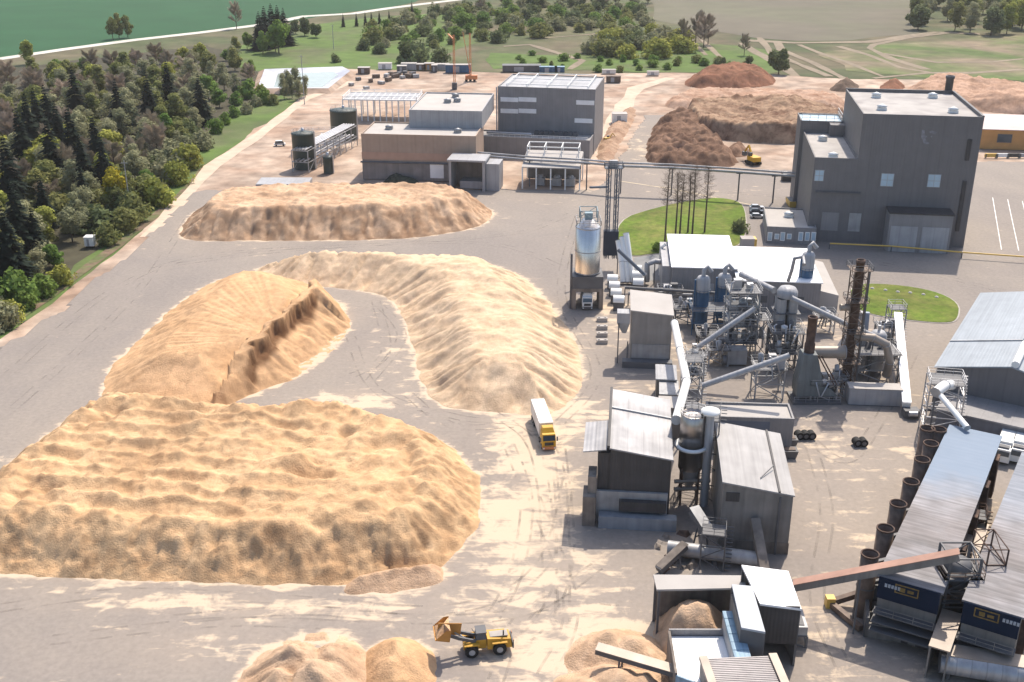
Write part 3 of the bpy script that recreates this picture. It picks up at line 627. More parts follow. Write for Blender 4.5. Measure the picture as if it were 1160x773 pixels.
# ---- dark grey production tower (upper right)
b = B('factory_tower', 'tall dark grey factory tower with white emblem and two garage doors', 'factory', (978, 131), (1115, 134), 35.5, bl=(963, 103), th=-8.5)
T1 = b
wall, roof = b.shell(m_dark, m_flat, par=1.0)
ed = M()
zt = 36.05
for x0, x1, y0, y1 in ((-.1, b.w+.1, b.d-.5, b.d+.1), (b.w-.5, b.w+.1, 0, b.d-.5)): ed.box(x0, x1, y0, y1, zt, zt+.25)
b.part('coping', ed, m_dsteel)
for x, y in ((.2, .25), (.24, .75), (.8, .22), (.76, .8)): vents(b, [(b.w*x, b.d*y)], 35.35)
wx, wz = b.on(923, 180); wzz = wz
yy = b.top(915, 150, wz)[1]
b.shell(m_dark, m_flat, x0=wx, x1=-.01, y0=0.02, y1=yy, z=wz, par=.8, rname='wing_roof', wname='wing_wall')
vents(b, [(wx*.55, 2.6), (wx*.6, yy*.7)], wz-.15)
z3 = b.on(914, 137, yy+1)[1]
b.shell(m_dark, m_lglass, x0=wx-1, x1=-.01, y0=yy+.06, y1=yy+12, z=z3, par=.5, rname='rear_wing_roof', wname='rear_wing_wall')
rl = M().rail([(wx-.8, yy+.3), (-.4, yy+.3), (-.4, yy+11.5)], z3, 2.2, .12); b.part('railing', rl, m_steel)
# stub link between wing and tower
b.part('stair_box', M().box(-4.2, -.02, yy-4.2, yy+.04, wz-.1, wz+3.2), m_dark)
for px, py, ww, hh in ((928, 199, 2.2, 2.8), (1005, 204, 3.1, 3.3), (1058, 205, 3.1, 3.3)):
    x, z = b.on(px, py); f = b.rect('window', x, z, ww+.3, hh+.3, m_lgrey, t=.1); b.rect('pane', x, z, ww, hh, m_lglass, t=.16, parent=f)
    fr = M().box(x-ww/2, x+ww/2, -.2, -.15, z-.06, z+.06).box(x-.06, x+.06, -.2, -.15, z-hh/2, z+hh/2); b.part('glazing_bar', fr, m_lgrey, f)
# projecting garage
gx0, _ = b.on(1001, 262); gx1 = b.on(1071, 262)[0]; gd = 6.5; gz = b.on(1030, 243, -gd)[1]
ga = M().box(gx0, gx1, -gd, -.01, 0, gz); b.part('garage_block', ga, m_grey)
b.part('garage_roof', M().box(gx0-.3, gx1+.3, -gd-.3, -.03, gz+.003, gz+.35), m_black)
for k in range(2):
    w_ = (gx1-gx0)/2; x0 = gx0+.6+k*w_; dr = M().box(x0, x0+w_-1.2, -gd-.12, -gd+.02, .05, gz*.68); b.part('garage_door', dr, m_lgrey)
x, z = b.on(940, 251); b.rect('door', x, z, 4.6, 5.2, m_grey)
x, z = b.on(968, 252); b.rect('door', x, z, 3.2, 5.2, m_msteel)
x, z = b.on(949, 218); b.part('canopy_pipe', M().box(x-6, x+6, -.6, -.02, z-.2, z+.2), m_dsteel)
for (xa, ya, xb, yb, ww) in ((1099, 158, 1095, 182, 1.1), (1089, 205, 1084, 262, 1.0)):
    x, z0 = b.on(xb, yb); x2, z1 = b.on(xa, ya); b.part('vent_strip', M().box(x-ww/2, x+ww/2, -.3, -.01, z0, z1), m_black)
x, z = b.on(1050, 155)
lg = M()
for q in ([(-2.2, 2.6), (-1.2, 2.6), (-.9, .6), (.1, .1), (-.5, -.7), (.2, -1.9), (1.4, -2.6), (.2, -3.0), (-1.0, -2.5), (-1.5, -1.2), (-2.1, -.4)], [(0.4, 1.9), (1.4, 2.5), (2.4, 2.2), (3.4, 1.9), (3.1, .9), (2.2, 1.3), (1.2, 1.4)], [(1.4, .3), (1.9, .5), (2.0, -.1), (1.5, -.2)]):
    n = len(q); lg.add([(x+u*.68, -.06, z+v*.68) for u, v in q]+[(x+u*.68, 0.02, z+v*.68) for u, v in q], [tuple(range(n)), tuple(range(n))[::-1]] if 0 else [tuple(range(n))]+[(i, n+i, n+(i+1) % n, (i+1) % n) for i in range(n)])
b.part('emblem', lg, P('pale_grey_emblem', (.23, .23, .25), rough=.6, var=.3, sc1=1.5))
# flue behind the tower
p = G(1101, 135, 20); fx, fy = b.top(1103, 112, 33)
b.part('flue', M().lathe([(1.1, 30), (1.1, 39.5), (1.3, 39.5), (1.3, 40.3), (1.0, 40.3), (1.0, 38)], b.w-1.2, b.d+2.0, 20), m_dsteel)
b.part('flue_bracket', M().beam((b.w-1.2, b.d+2, 33), (b.w-1.2, b.d-.2, 33), .5), m_dsteel)

# ---- ochre building, far right
b = B('ochre_building', 'low ochre building with pale roof, partly hidden by the tall dark tower', 'building', (1112, 146), (1190, 148), 7.5, bl=(1108, 129), th=-9)
b.shell(m_orangew, P('pinkish_roof', (.45, .36, .34), rough=.6, var=.1, rib=3, ribs=.1), par=0, over=.5)
x, z = b.on(1138, 157); f = b.rect('window', x, z, 5.2, 3.2, m_dsteel); b.rect('pane', x, z, 4.6, 2.6, m_glass, t=.18, parent=f)
for i in range(4):
    p = G(1122+i*13, 179); o = thing('barrier', ['yellow', 'white', 'black', 'grey'][i]+' barrier segment in front of the ochre building', 'barrier', p)
    M().box(-2.2, 2.2, -.3, .3, 0.3, 1.6).build('panel', [m_yelp, m_wpaint, m_black, m_lgrey][i], o); M().box(-2, -1.7, -.5, .5, 0, 1.5).box(1.7, 2, -.5, .5, 0, 1.5).build('foot', m_dsteel, o)
p = G(1120, 172); 

# ---- grey gatehouse office
b = B('office_building', 'small grey flat-roofed office with narrow white windows beside the dark tower', 'office', (869, 257.5), (925, 259.5), HT(869, 275, 257.5), bl=(868, 235.5), th=-9)
b.shell(m_grey, m_pale, par=.5)
vents(b, [(b.w*.5, b.d*.6)], b.z-.2)
for px in (872, 880, 886.5, 894, 907, 914.5, 921.5):
    x, z = b.on(px, 268); f = b.rect('window', x, z, 1.3, 2.5 if px not in (880, 894) else 1.6, m_wpaint); b.rect('pane', x, z, .9, 2.0 if px not in (880, 894) else 1.2, m_lglass, t=.16, parent=f)
p = b.on(906, 266); 

# ---- grey press hall (upper middle)
zA = HT(668, 184, 162); bb = B('press_hall', 'grey factory hall with four pale window strips and a long low front annex', 'factory', (539, 155), (668, 162), zA, bl=(566, 143.5), th=-11)
b = bb; b.d = b.top(600, 150, zA)[1]
b.shell(m_grey, m_flat, par=.7, rname='annex_roof', wname='annex_wall')
x0 = b.on(564, 120, b.d)[0]; x1 = b.on(674, 120, b.d)[0]; zt = b.on(620, 100.5, b.d)[1]; yb = b.top(564, 84, zt)[1]
b.shell(m_grey, m_lgrey, x0=x0, x1=x1, y0=b.d+.02, y1=yb, z=zt, par=.5)
fr = M()
for k in range(5):
    xx = x0+3+(x1-x0-6)*k/4; fr.beam((xx, b.d+1.5, zt+1.0), (xx, yb-1.5, zt+1.0), .25); fr.beam((xx, b.d+1.5, zt-.2), (xx, b.d+1.5, zt+1), .2); fr.beam((xx, yb-1.5, zt-.2), (xx, yb-1.5, zt+1), .2)
for yy in (b.d+1.5, (b.d+yb)/2, yb-1.5): fr.beam((x0+3, yy, zt+1), (x1-3, yy, zt+1), .25)
b.part('roof_frame', fr, m_wpaint)
for px, py, ww in ((577, 113, 6.6), (597.5, 113, 6.6), (577, 126, 6.6), (597.5, 126, 6.6), (663, 116.5, 6.6), (661, 137, 6.6)):
    x, z = b.on(px, py, b.d); f = b.rect('window', x, z, ww, 1.6, m_wwin, y=b.d)
for k in range(9):
    x = x0+(x1-x0)*(.42+.05*k); u = M().box(x-.8, x+.8, b.d-4, b.d-2, zA-.1, zA+1.2).lathe([(.6, zA+1.2), (.6, zA+1.4)], x, b.d-3, 10); b.part('roof_unit', u, m_dsteel)
b.part('annex_railing', M().rail([(2, .8), (b.w-.8, .8)], zA, 1.2, .1), m_wpaint)
b.part('roof_duct', M().tube([(3, 5, zA+.6), (x0+(x1-x0)*.38, 5, zA+.6)], .5), m_steel)
b.part('seam_pipe', M().tube([(x0-.4, b.d-.2, zA), (x0-.4, b.d-.2, zt)], .25), m_lgrey)
PH = b
# ---- beige hall with raised block
zB = HT(410, 203, 152.5); b = B('beige_hall', 'beige flat-roofed hall with a reddish band and a raised grey block on its roof', 'factory', (409, 152.5), (539, 153.5), zB, bl=(430, 139), th=-6)
b.shell(m_beige, m_pale, par=.6)
b.part('band', M().box(-.12, b.w*.86, -.12, .0, b.on(450, 181)[1], b.on(450, 173)[1]), m_band)
b.part('lower_cladding', M().box(-.08, b.w*.86, -.08, .0, .02, b.on(450, 183)[1]), P('grey_lower_cladding', (.23, .21, .2), rough=.7, rib=4, ribs=.15, var=.15, streak=.15))
b.part('eaves_pipe', M().tube([(-.5, -.6, b.on(450, 184)[1]), (b.w*.75, -.6, b.on(450, 184)[1])], .3), m_dsteel)
x, z = b.on(495, 194); b.rect('roller_door', x, z, 4.6, 4.8, m_wwin)
yq = b.top(463, 144, zB)[1]; xq0 = b.on(463.5, 135, yq)[0]; xq1 = b.on(546, 135, yq)[0]; zq = b.on(463.5, 125.5, yq)[1]; yq1 = b.top(489, 105.5, zq)[1]
b.shell(m_lgrey, m_pale, x0=xq0, x1=xq1, y0=yq, y1=yq1, z=zq, z0=zB-.1, par=.6, rname='upper_roof', wname='upper_wall')
for px, py in ((516, 110), (507, 116), (518, 115)):
    x, y = b.top(px, py, zq); vents(b, [(x, y)], zq-.2, m_msteel)
x, y = b.top(441, 146, zB); vents(b, [(x, y)], zB-.2, m_msteel); vents(b, [(x+24, y-3)], zB-.2, m_msteel)
# ---- porch
zP = HT(508, 215, 180); b = B('loading_porch', 'open grey loading porch standing at the corner of the beige hall', 'porch', (508, 180.5), (549, 182), zP, depth=9)
b.part('roof', M().box(-.4, b.w+.4, -.6, b.d, zP-.6, zP), m_lgrey); b.part('back_wall', M().box(.3, b.w-.3, b.d-.4, b.d-.05, 0, zP-.61), m_dirtyw)
for x in (0, b.w-.8): b.part('side_wall', M().box(x, x+.8, 0, b.d-.41, 0, zP-.61), m_lgrey)
b.part('loading_platform', M().box(3, b.w-1.2, 3, b.d-.6, 0, 2.4), m_lgrey)
b.part('side_box', M().box(b.w+.1, b.w+4.5, 1.5, b.d, 0, zP*.86), m_lgrey)
# ---- open steel frame
zF = HT(389, 137, 113); b = B('open_steel_hall', 'open white steel building frame under construction behind the green tanks', 'steel frame', (388, 113), (472, 114), zF, bl=(398, 105), th=-4)
fr = M(); nx = 12
for k in range(nx+1):
    x = b.w*k/nx
    for y in ((0, b.d) if k % 2 == 0 else (0,)): fr.beam((x, y, 0), (x, y, zF), .45)
    fr.beam((x, 0, zF), (x, b.d, zF), .35)
for y in (0, b.d/2, b.d): fr.beam((0, y, zF), (b.w, y, zF), .5)
b.part('columns', fr, m_wpaint)
b.part('roof_deck', M().box(.5, b.w-.5, .5, b.d-.5, zF-.1, zF+.1), m_lgrey)
b.part('roof_frame', M().rail([(0, 0), (b.w, 0), (b.w, b.d), (0, b.d), (0, 0)], zF+.2, 1.2, .15, 5), m_wpaint)
# ---- canopy by the pipe bridge
zC = HT(592, 214, 186); b = B('loading_canopy', 'white-roofed open loading canopy in front of the grey press hall', 'canopy', (591, 186), (657, 188), zC, depth=15)
b.part('roof', M().hexa([(0, 0, zC-1.2), (b.w, 0, zC-1.2), (b.w, b.d, zC+1), (0, b.d, zC+1)], [(0, 0, zC-.9), (b.w, 0, zC-.9), (b.w, b.d, zC+1.3), (0, b.d, zC+1.3)]), m_pale)
for k in range(5):
    for y in (.3, b.d-.3): b.part('post', M().box(b.w*k/4-.2 if k else 0, b.w*k/4+.2 if k else .4, y-.2, y+.2, 0, zC-1.2 if y < 5 else zC+.9), m_wpaint)
fr = M()
for y in (b.d*.45, b.d*.95):
    fr.beam((1, y, zC+4.2), (b.w-1, y, zC+4.2), .3)
    for k in range(4): fr.beam((1+(b.w-2)*k/3, y, zC-.3+(y/b.d)*2), (1+(b.w-2)*k/3, y, zC+4.2), .3)
for k in range(4): fr.beam((1+(b.w-2)*k/3, b.d*.45, zC+4.2), (1+(b.w-2)*k/3, b.d*.95, zC+4.2), .25)
b.part('roof_frame', fr, m_wpaint)
b.part('back_wall', M().box(.5, b.w-.5, b.d-1.2, b.d-.8, 0, zC-.2), m_dirtyw)
for x in (4, 9.5, 14): b.part('machine', M().box(x, x+3, 5, 8, 0, 2.4).lathe([(1, 2.4), (1, 3.2), (0.02, 3.4)], x+1.5, 6.5, 12), m_msteel)

# ---- green tanks
def tank(label, px, pyb, pyt, rpx, m, group=None):
    p = G(px, pyb); z = HT(px, pyb, pyt)*1.0; D = p.y*math.cos(PITCH)+CH*math.sin(PITCH); r = rpx*D/F
    o = thing('storage_tank', label, 'tank', (p.x, p.y+r, 0), 0, group)
    M().lathe([(r, 0), (r, z), (r+.12, z), (r+.12, z+.15), (r*.5, z+.7), (.02, z+.9)], 0, 0, 40).build('shell', m, o)
    M().rail([(r*.95*math.cos(a), r*.95*math.sin(a)) for a in [k*math.pi/8 for k in range(17)]], z+.1, 1.1, .07, 3).build('railing', m_steel, o)
    M().beam((r+.2, -r*.3, 0), (r+.2, -r*.3, z+1), .35).build('ladder', m_steel, o)
    M().lathe([(.5, z+.8), (.5, z+1.8), (.02, z+1.9)], 0, 0, 12).build('vent', m_steel, o)
    return o, z, r
m_tank = P('dark_green_tank', (.055, .075, .07), rough=.5, rib=1.2, ribs=.15, var=.1, streak=.1)
tank('dark green storage tank with a railed top, the nearer one by the grey slab', 343.5, 193, 154, 12.8, m_tank)
tank('dark green storage tank behind the pipe rack, closest to the steel frame', 388.5, 160, 128, 15.2, m_tank)
tank('small dark cylinder tank standing under the pipe rack', 371.5, 197, 180, 5.5, m_tank)
a = G(350, 196); e = G(405, 165)
o = thing('pipe_rack', 'steel pipe rack carrying parallel pipes between the green tanks and the beige hall', 'pipe rack', (a.x, a.y, 0), 0, world=True)
dv = (e-a); nv = Vector((-dv.y, dv.x, 0)).normalized(); fr = M(); wid = 6
for k in range(9):
    p = a+dv*k/8
    for s_ in (0, wid): fr.beam(p+nv*s_, p+nv*s_+Vector((0, 0, 7.5)), .3)
    for z in (3.5, 7.5): fr.beam(p+Vector((0, 0, z)), p+nv*wid+Vector((0, 0, z)), .25)
    if k < 8:
        q = a+dv*(k+1)/8
        for s_ in (0, wid):
            for z in (3.5, 7.5): fr.beam(p+nv*s_+Vector((0, 0, z)), q+nv*s_+Vector((0, 0, z)), .2)
            fr.beam(p+nv*s_, q+nv*s_+Vector((0, 0, 3.5)), .12)
fr.build('frame', m_msteel, o)
for k in range(5): M().tube([a+nv*(1+k)+Vector((0, 0, 7.9)), e+nv*(1+k)+Vector((0, 0, 7.9))], .3, 8).build('pipe', m_steel, o)
for k in range(3): M().tube([a+nv*(1.5+k*1.5)+Vector((0, 0, 3.9)), e+nv*(1.5+k*1.5)+Vector((0, 0, 3.9))], .3, 8).build('pipe', m_steel, o)
a2 = G(356, 172); o = thing('pipe_manifold', 'open steel platform with pipework between the two large green tanks', 'platform', (a2.x, a2.y, 0), 0, world=True)
M().lattice(a2.x-6, a2.x+9, a2.y-4, a2.y+10, 0, 6, 3, .15).build('frame', m_steel, o)
M().rail([(a2.x-6, a2.y-4), (a2.x+9, a2.y-4), (a2.x+9, a2.y+10), (a2.x-6, a2.y+10), (a2.x-6, a2.y-4)], 6, 1.1, .08).build('railing', m_wpaint, o)
for k in range(4): M().tube([(a2.x-4+k*3, a2.y-5, .5), (a2.x-4+k*3, a2.y-5, 5), (a2.x-4+k*3, a2.y+8, 5)], .35, 8).build('pipe', m_steel, o)
p = G(290, 213); q = G(356, 202); o = M().box(0, (q.x-p.x), 0, 9, 0, 1.2).build('stacked_slab', m_lgrey, None, None); o.location = (p.x, p.y, 0); tag(o, 'low grey slab stack lying between the long sawdust bank and green tanks', 'slab')
b_ = M()
# ---- pipe bridge across the site
pts = [(541, 176, 556, 214), (600, 181, 604, 218), (665, 184.5, 665, 216), (704, 188, 704, 222), (762, 190, 758, 232), (838, 195, 834, 227), (878, 198, 874, 232), (906, 200, 904, 235)]
zb = 9.0
pl = [G(px, py, zb) for px, py, _, _ in pts]
o = thing('pipe_bridge', 'long white pipe bridge on tall posts crossing from the beige hall to the dark tower', 'pipe bridge', (pl[0].x, pl[0].y, 0), 0, world=True)
for k in (0, .7): M().tube([q+Vector((0, k*1.5, k)) for q in pl], .32, 8).build('pipe', m_wsteel if k else m_lgrey, o)
for q in pl[1:]: M().beam((q.x, q.y, 0), (q.x, q.y, zb-.3), .4).beam((q.x-1, q.y, zb-.45), (q.x+1, q.y, zb-.45), .3).build('post', m_dsteel, o)
tr = M()
for a, c in zip(pl[:-1], pl[1:]): tr.beam(a+Vector((0, .8, -.5)), c+Vector((0, .8, -.5)), .3)
tr.build('girder', m_msteel, o)

# ---- white-roofed buildings (centre)
b = B('white_roof_hall', 'low building with dazzling white roof in front of the lawn, next to the lattice elevator', 'hall', (762, 302), (836, 303.5), 8.5, bl=(759, 265.5), th=-5)
b.shell(m_grey, m_white, par=0, over=.3)
x, z = b.on(800, 312); b.rect('door', x, 2.2, 4, 4.4, m_lgrey)
b.part('side_stack', M().box(-2.2, -.05, 4, b.d*.9, 0, 7.2), m_lgrey)
b = B('white_roof_hall', 'longer white-roofed hall stepping forward beside the blue dust filter', 'hall', (836, 317), (931, 319), 7.6, bl=(834, 279.5), th=-6)
b.shell(m_grey, m_white, par=0, over=.3)
b.part('lean_to', M().hexa([(b.w+.05, 1, 0), (b.w+4.4, 1, 0), (b.w+4.4, b.d, 0), (b.w+.05, b.d, 0)], [(b.w+.05, 1, 5.2), (b.w+4.4, 1, 4.2), (b.w+4.4, b.d, 4.2), (b.w+.05, b.d, 5.2)]), m_pale)
for k in range(3): b.rect('window', b.w*(.3+.22*k), 3, 2.6, 1.6, m_glass)

# ---- grey hall, right edge
b = B('gable_hall', 'large hall with pale blue-grey roof and dark front wall at the edge of the yard', 'hall', (1062, 415), (1147, 414.5), 9, bl=(1113, 333), th=-31)
rz = b.zfr; W2 = b.w*2; yb = b.d
b.part('wall', M().hexa([(0, 0, 0), (W2, 0, 0), (W2, yb, 0), (0, yb, 0)], [(0, 0, 8.75), (W2, 0, 8.75), (W2, yb, 8.75), (0, yb, 8.75)]), m_dark)
rf = P('pale_blue_roof_sheet', (.27, .3, .33), rough=.45, rib=2.4, ribs=.08, var=.08, streak=.12, streakdir='roof')
b.part('roof', M().hexa([(-.5, -.5, 8.76), (b.w, -.5, rz-.3), (b.w, yb+.5, rz-.3), (-.5, yb+.5, 8.76)], [(-.5, -.5, 9.0), (b.w, -.5, rz), (b.w, yb+.5, rz), (-.5, yb+.5, 9.0)]), rf)
b.part('roof', M().hexa([(b.w+.01, -.5, rz-.3), (W2+.5, -.5, 8.76), (W2+.5, yb+.5, 8.76), (b.w+.01, yb+.5, rz-.3)], [(b.w+.01, -.5, rz), (W2+.5, -.5, 9.0), (W2+.5, yb+.5, 9.0), (b.w+.01, yb+.5, rz)]), rf)
b.part('gable', M().hexa([(0, -.02, 8.6), (W2, -.02, 8.6), (W2, .3, 8.6), (0, .3, 8.6)], [(0, -.02, 8.7), (W2, -.02, 8.7), (W2, .3, 8.7), (0, .3, 8.7)]).add([(0, -.02, 8.7), (W2, -.02, 8.7), (b.w, -.02, rz-.28), (0, .3, 8.7), (W2, .3, 8.7), (b.w, .3, rz-.28)], [(0, 1, 2), (3, 5, 4)]), m_dark)
b.part('roof_seam', M().beam((-.5, yb*.3, 9.1), (b.w, yb*.3, rz+.1), .3), m_msteel)
b.part('ridge_duct', M().tube([(b.w+.5, -.5, rz+.5), (b.w+.5, yb*.24, rz+.5)], .7, 10).tube([(b.w+.5, yb*.28, rz+.5), (b.w+.5, yb, rz+.5)], .7, 10), m_wpaint)
zl = 4.2
b.part('annex', M().box(2.5, W2, -9, -.05, 0, zl), P('dark_grey_render', (.16, .16, .175), rough=.7, var=.15, streak=.1, rib=4, ribs=.1)); b.part('annex_roof', M().box(2.3, W2, -9.3, -.06, zl+.01, zl+.3), m_grey)  # annex walls in one dark grey render
for y in (5, 14): b.part('louvre', M().box(-.2, -.01, y, y+4, 5.2, 7), m_msteel)

# ---- long kiln halls at the right
m_kroof = P('streaked_kiln_roof', (.34, .33, .35), rough=.5, rib=1.3, ribs=.2, var=.3, sc1=.35, c2=(.22, .18, .17), mix=.5, mscale=.1, streak=.25, streakdir='roof')
def kroof(L_, flip):
    m = P('weathered_kiln_roof', (.2, .197, .21), rough=.6, rib=50, ribs=.0, var=.25, sc1=.3, c2=(.14, .125, .125), mix=.45, mscale=.09)
    t = m.node_tree; L = t.links.new; bs = t.nodes['Principled BSDF']; src = bs.inputs['Base Color'].links[0].from_socket
    tc = t.nodes.new('ShaderNodeTexCoord'); mp = t.nodes.new('ShaderNodeMapping'); mp.inputs['Scale'].default_value = (.12, 1.6, 1); L(tc.outputs['Object'], mp.inputs[0])
    n = t.nodes.new('ShaderNodeTexNoise'); n.inputs['Scale'].default_value = 1.2; n.inputs['Detail'].default_value = 5; L(mp.outputs[0], n.inputs[0])
    r = t.nodes.new('ShaderNodeMapRange'); L(n.outputs[0], r.inputs[0]); r.inputs[1].default_value = .35; r.inputs[2].default_value = .7; r.inputs[3].default_value = 1.2; r.inputs[4].default_value = .62
    mu = t.nodes.new('ShaderNodeMix'); mu.data_type = 'RGBA'; mu.blend_type = 'MULTIPLY'; mu.inputs[0].default_value = 1; L(src, mu.inputs[6]); L(r.outputs[0], mu.inputs[7])
    sx = t.nodes.new('ShaderNodeSeparateXYZ'); L(tc.outputs['Object'], sx.inputs[0]); n2 = t.nodes.new('ShaderNodeTexNoise'); n2.inputs['Scale'].default_value = .12; n2.inputs['Detail'].default_value = 6; L(tc.outputs['Object'], n2.inputs[0])
    ad = t.nodes.new('ShaderNodeMath'); ad.operation = 'MULTIPLY_ADD'; L(n2.outputs[0], ad.inputs[0]); ad.inputs[1].default_value = 22; L(sx.outputs[1], ad.inputs[2])
    g = t.nodes.new('ShaderNodeMapRange'); L(ad.outputs[0], g.inputs[0]); g.inputs[1].default_value = L_*.6+5; g.inputs[2].default_value = L_*.6+15; g.inputs[3].default_value = 0; g.inputs[4].default_value = .85 if flip == 0 else .35
    mx = t.nodes.new('ShaderNodeMix'); mx.data_type = 'RGBA'; L(g.outputs[0], mx.inputs[0]); L(mu.outputs[2], mx.inputs[6]); mx.inputs[7].default_value = (.14, .2, .28, 1); L(mx.outputs[2], bs.inputs['Base Color'])
    return m
def kiln(label, fl, fr, bl, z, flip, th):
    b = B('drying_kiln', label, 'drying kiln', fl, fr, z, bl=bl, th=th)
    sp = b.d*.6
    b.part('wall', M().box(0, b.w, .02, b.d, 0, z-.3), m_dirtyw)
    b.part('roof', M().box(-.4, b.w+.4, -.3, b.d+.3, z-.29, z), kroof(b.d, flip))
    b.part('fascia', M().box(-.1, b.w+.1, -.5, -.31, z-3.3, z-.1), m_navy)
    fa = M(); x = b.w*(.1 if flip == 0 else .86)
    # worn lettering: pale name plate strokes and a yellow framed emblem
    for k in range(5): fa.box(x-.0+(k*.42)-(1 if flip else 0), x+.3+(k*.42)-(1 if flip else 0), -.58, -.5, z-1.3, z-.8)
    b.part('lettering', fa, P('faded_sign_white', (.35, .38, .42), rough=.8, var=.3, sc1=3))
    lx = b.w*(.47 if flip == 0 else .42); q = M()
    q.box(lx-1.5, lx+1.5, -.57, -.5, z-.55, z-.4).box(lx-1.5, lx+1.5, -.57, -.5, z-1.75, z-1.6).box(lx-1.5, lx-1.35, -.57, -.5, z-1.6, z-.55).box(lx+1.35, lx+1.5, -.57, -.5, z-1.6, z-.55)
    q.prism([(lx-.9, -.58), (lx-.2, -.58), (lx-.2, -.5), (lx-.9, -.5)], z-1.4, z-.8).prism([(lx+.1, -.58), (lx+.9, -.58), (lx+.9, -.5), (lx+.1, -.5)], z-1.3, z-.9)
    b.part('emblem', q, P('faded_ochre_sign', (.2, .13, .04), rough=.8, var=.4, sc1=3))
    # gallery under the fascia, ledges and doors
    for k in range(3): b.part('ledge', M().box(-.2, b.w+.2, -1.6-.3*k, .0, z-5.2-1.2*k, z-5.0-1.2*k), m_dsteel)
    b.part('railing', M().rail([(0, -1.7), (b.w, -1.7)], z-5, 1.1, .07), m_dirtyw)
    for k in range(3): b.part('kiln_door', M().box(.6+k*b.w/3, (k+1)*b.w/3-.4, -.15, 0.0, .1, z-5.6), m_black)
    for k in range(5):
        y = b.d*(.08+.2*k); b.part('wall_duct', M().box(b.w+.02, b.w+.9, y, y+2.5, 1, z-1.5), m_rust)
    return b
K1 = kiln('long drying kiln with navy fascia and a roof turning from grey to light blue', (998, 651), (1066, 668), (1083, 483.5), 9.5, 0, -30)
K2 = kiln('long drying kiln at the frame edge with a stained grey roof and navy fascia', (1094, 679), (1157, 697), (1163, 514), 9.5, 1, -31.5)
m_in = P('stack_inner_soot', (.08, .05, .035), rough=1, var=.3)
st = thing('drying_stack', 'x', 'stack', (0, 0, 0), 0, 'brown open-topped stacks along the kiln')
M().lathe([(1.2, 0), (1.2, 9.7), (1.1, 9.7), (1.1, 7), (.02, 5)], 0, 0, 28).build('shell', m_brown, st)
M().lathe([(1.21, 9.62), (1.26, 9.62), (1.26, 9.85), (1.08, 9.85), (1.08, 9.6)], 0, 0, 28).build('rim', m_rust, st)
M().beam((1.3, .4, 8.2), (3.6, 1.3, 8.2), .5).beam((1.3, .4, 5), (3.4, 1.3, 5), .4).build('bracket', m_dsteel, st)
M().lathe([(1.21, 4.5), (1.3, 4.6), (1.21, 4.7)], 0, 0, 28).build('band', m_dsteel, st)
lab = ['brown open-topped stack hard against the pale lattice stair tower', 'first brown stack touching the blue kiln roof corner', 'brown stack second in line from the blue kiln roof corner', 'brown stack third in line from the blue kiln roof corner', 'brown stack fourth in line, where the kiln roof turns grey',
       'brown stack fifth in line, halfway down the grey kiln roof', 'brown stack second nearest the red conveyor', 'brown stack nearest to the red inclined conveyor']
for i, (px, py) in enumerate([(1051, 484), (1064, 485), (1055, 501), (1045, 519), (1032.5, 544), (1018, 569), (1003.5, 597), (986, 626)]):
    p = G(px, py, 10)
    if i == 0: st.location = (p.x, p.y, 0); st['label'] = lab[0]
    else: dup(st, (p.x, p.y, 0), 0, lab[i])
# conveyor tower between kilns
p = G(1081, 690, 4); o = thing('transfer_tower', 'dark lattice transfer tower with a steel drum standing between the two kilns', 'tower', (p.x, p.y, 0), 0, world=True)
x, y = p.x, p.y+1
M().lattice(x-2, x+2, y-2, y+2, 0, 12.5, 5, .2).build('frame', m_dsteel, o)
M().lathe([(.5, 6.4), (1.7, 7.8), (1.7, 10.6), (1.2, 11.2), (.02, 11.3)], x, y, 24).build('drum', m_dsteel, o)
for z in (6, 9.5):
    M().box(x-2.6, x+2.6, y-2.4, y+2.4, z-.15, z).build('platform', m_dsteel, o); M().rail([(x-2.6, y-2.4), (x+2.6, y-2.4), (x+2.6, y+2.4), (x-2.6, y+2.4), (x-2.6, y-2.4)], z, 1.1, .08).build('railing', m_brown, o)
M().lattice(x+4.2, x+6.8, y+1, y+6, 0, 12, 5, .12).build('stair_frame', m_rust, o)
# red conveyor
a = G(898, 664, 5.5); c = G(1086, 629, 13.6)
def conveyor(name, label, a, c, w, h, cover, side, legs=(), cat='conveyor', trough=False):
    a = Vector(a); c = Vector(c)
    o = thing(name, label, cat, (a.x, a.y, 0), 0, world=True)
    M().beam(a, c, w, h).build('gallery', side, o)
    M().beam(a+Vector((0, 0, h/2+.05)), c+Vector((0, 0, h/2+.05)), w+.15, .1).build('cover', cover, o)
    d = (c-a).normalized(); n = Vector((-d.y, d.x, 0)).normalized()
    for t in legs:
        p = a.lerp(c, t); q = M()
        for s_ in (-1, 1): q.beam((p.x+n.x*s_*w*.45, p.y+n.y*s_*w*.45, p.z-h/2), (p.x+n.x*s_*w*.9, p.y+n.y*s_*w*.9, 0), .22)
        q.beam((p.x-n.x*w*.7, p.y-n.y*w*.7, p.z*.5), (p.x+n.x*w*.7, p.y+n.y*w*.7, p.z*.5), .15); q.build('support', m_dsteel, o)
    return o
conveyor('inclined_conveyor', 'long faded red inclined conveyor rising to the kiln transfer tower', a, c, 1.3, 1.1, m_redb, m_dirtyw, (.42,))
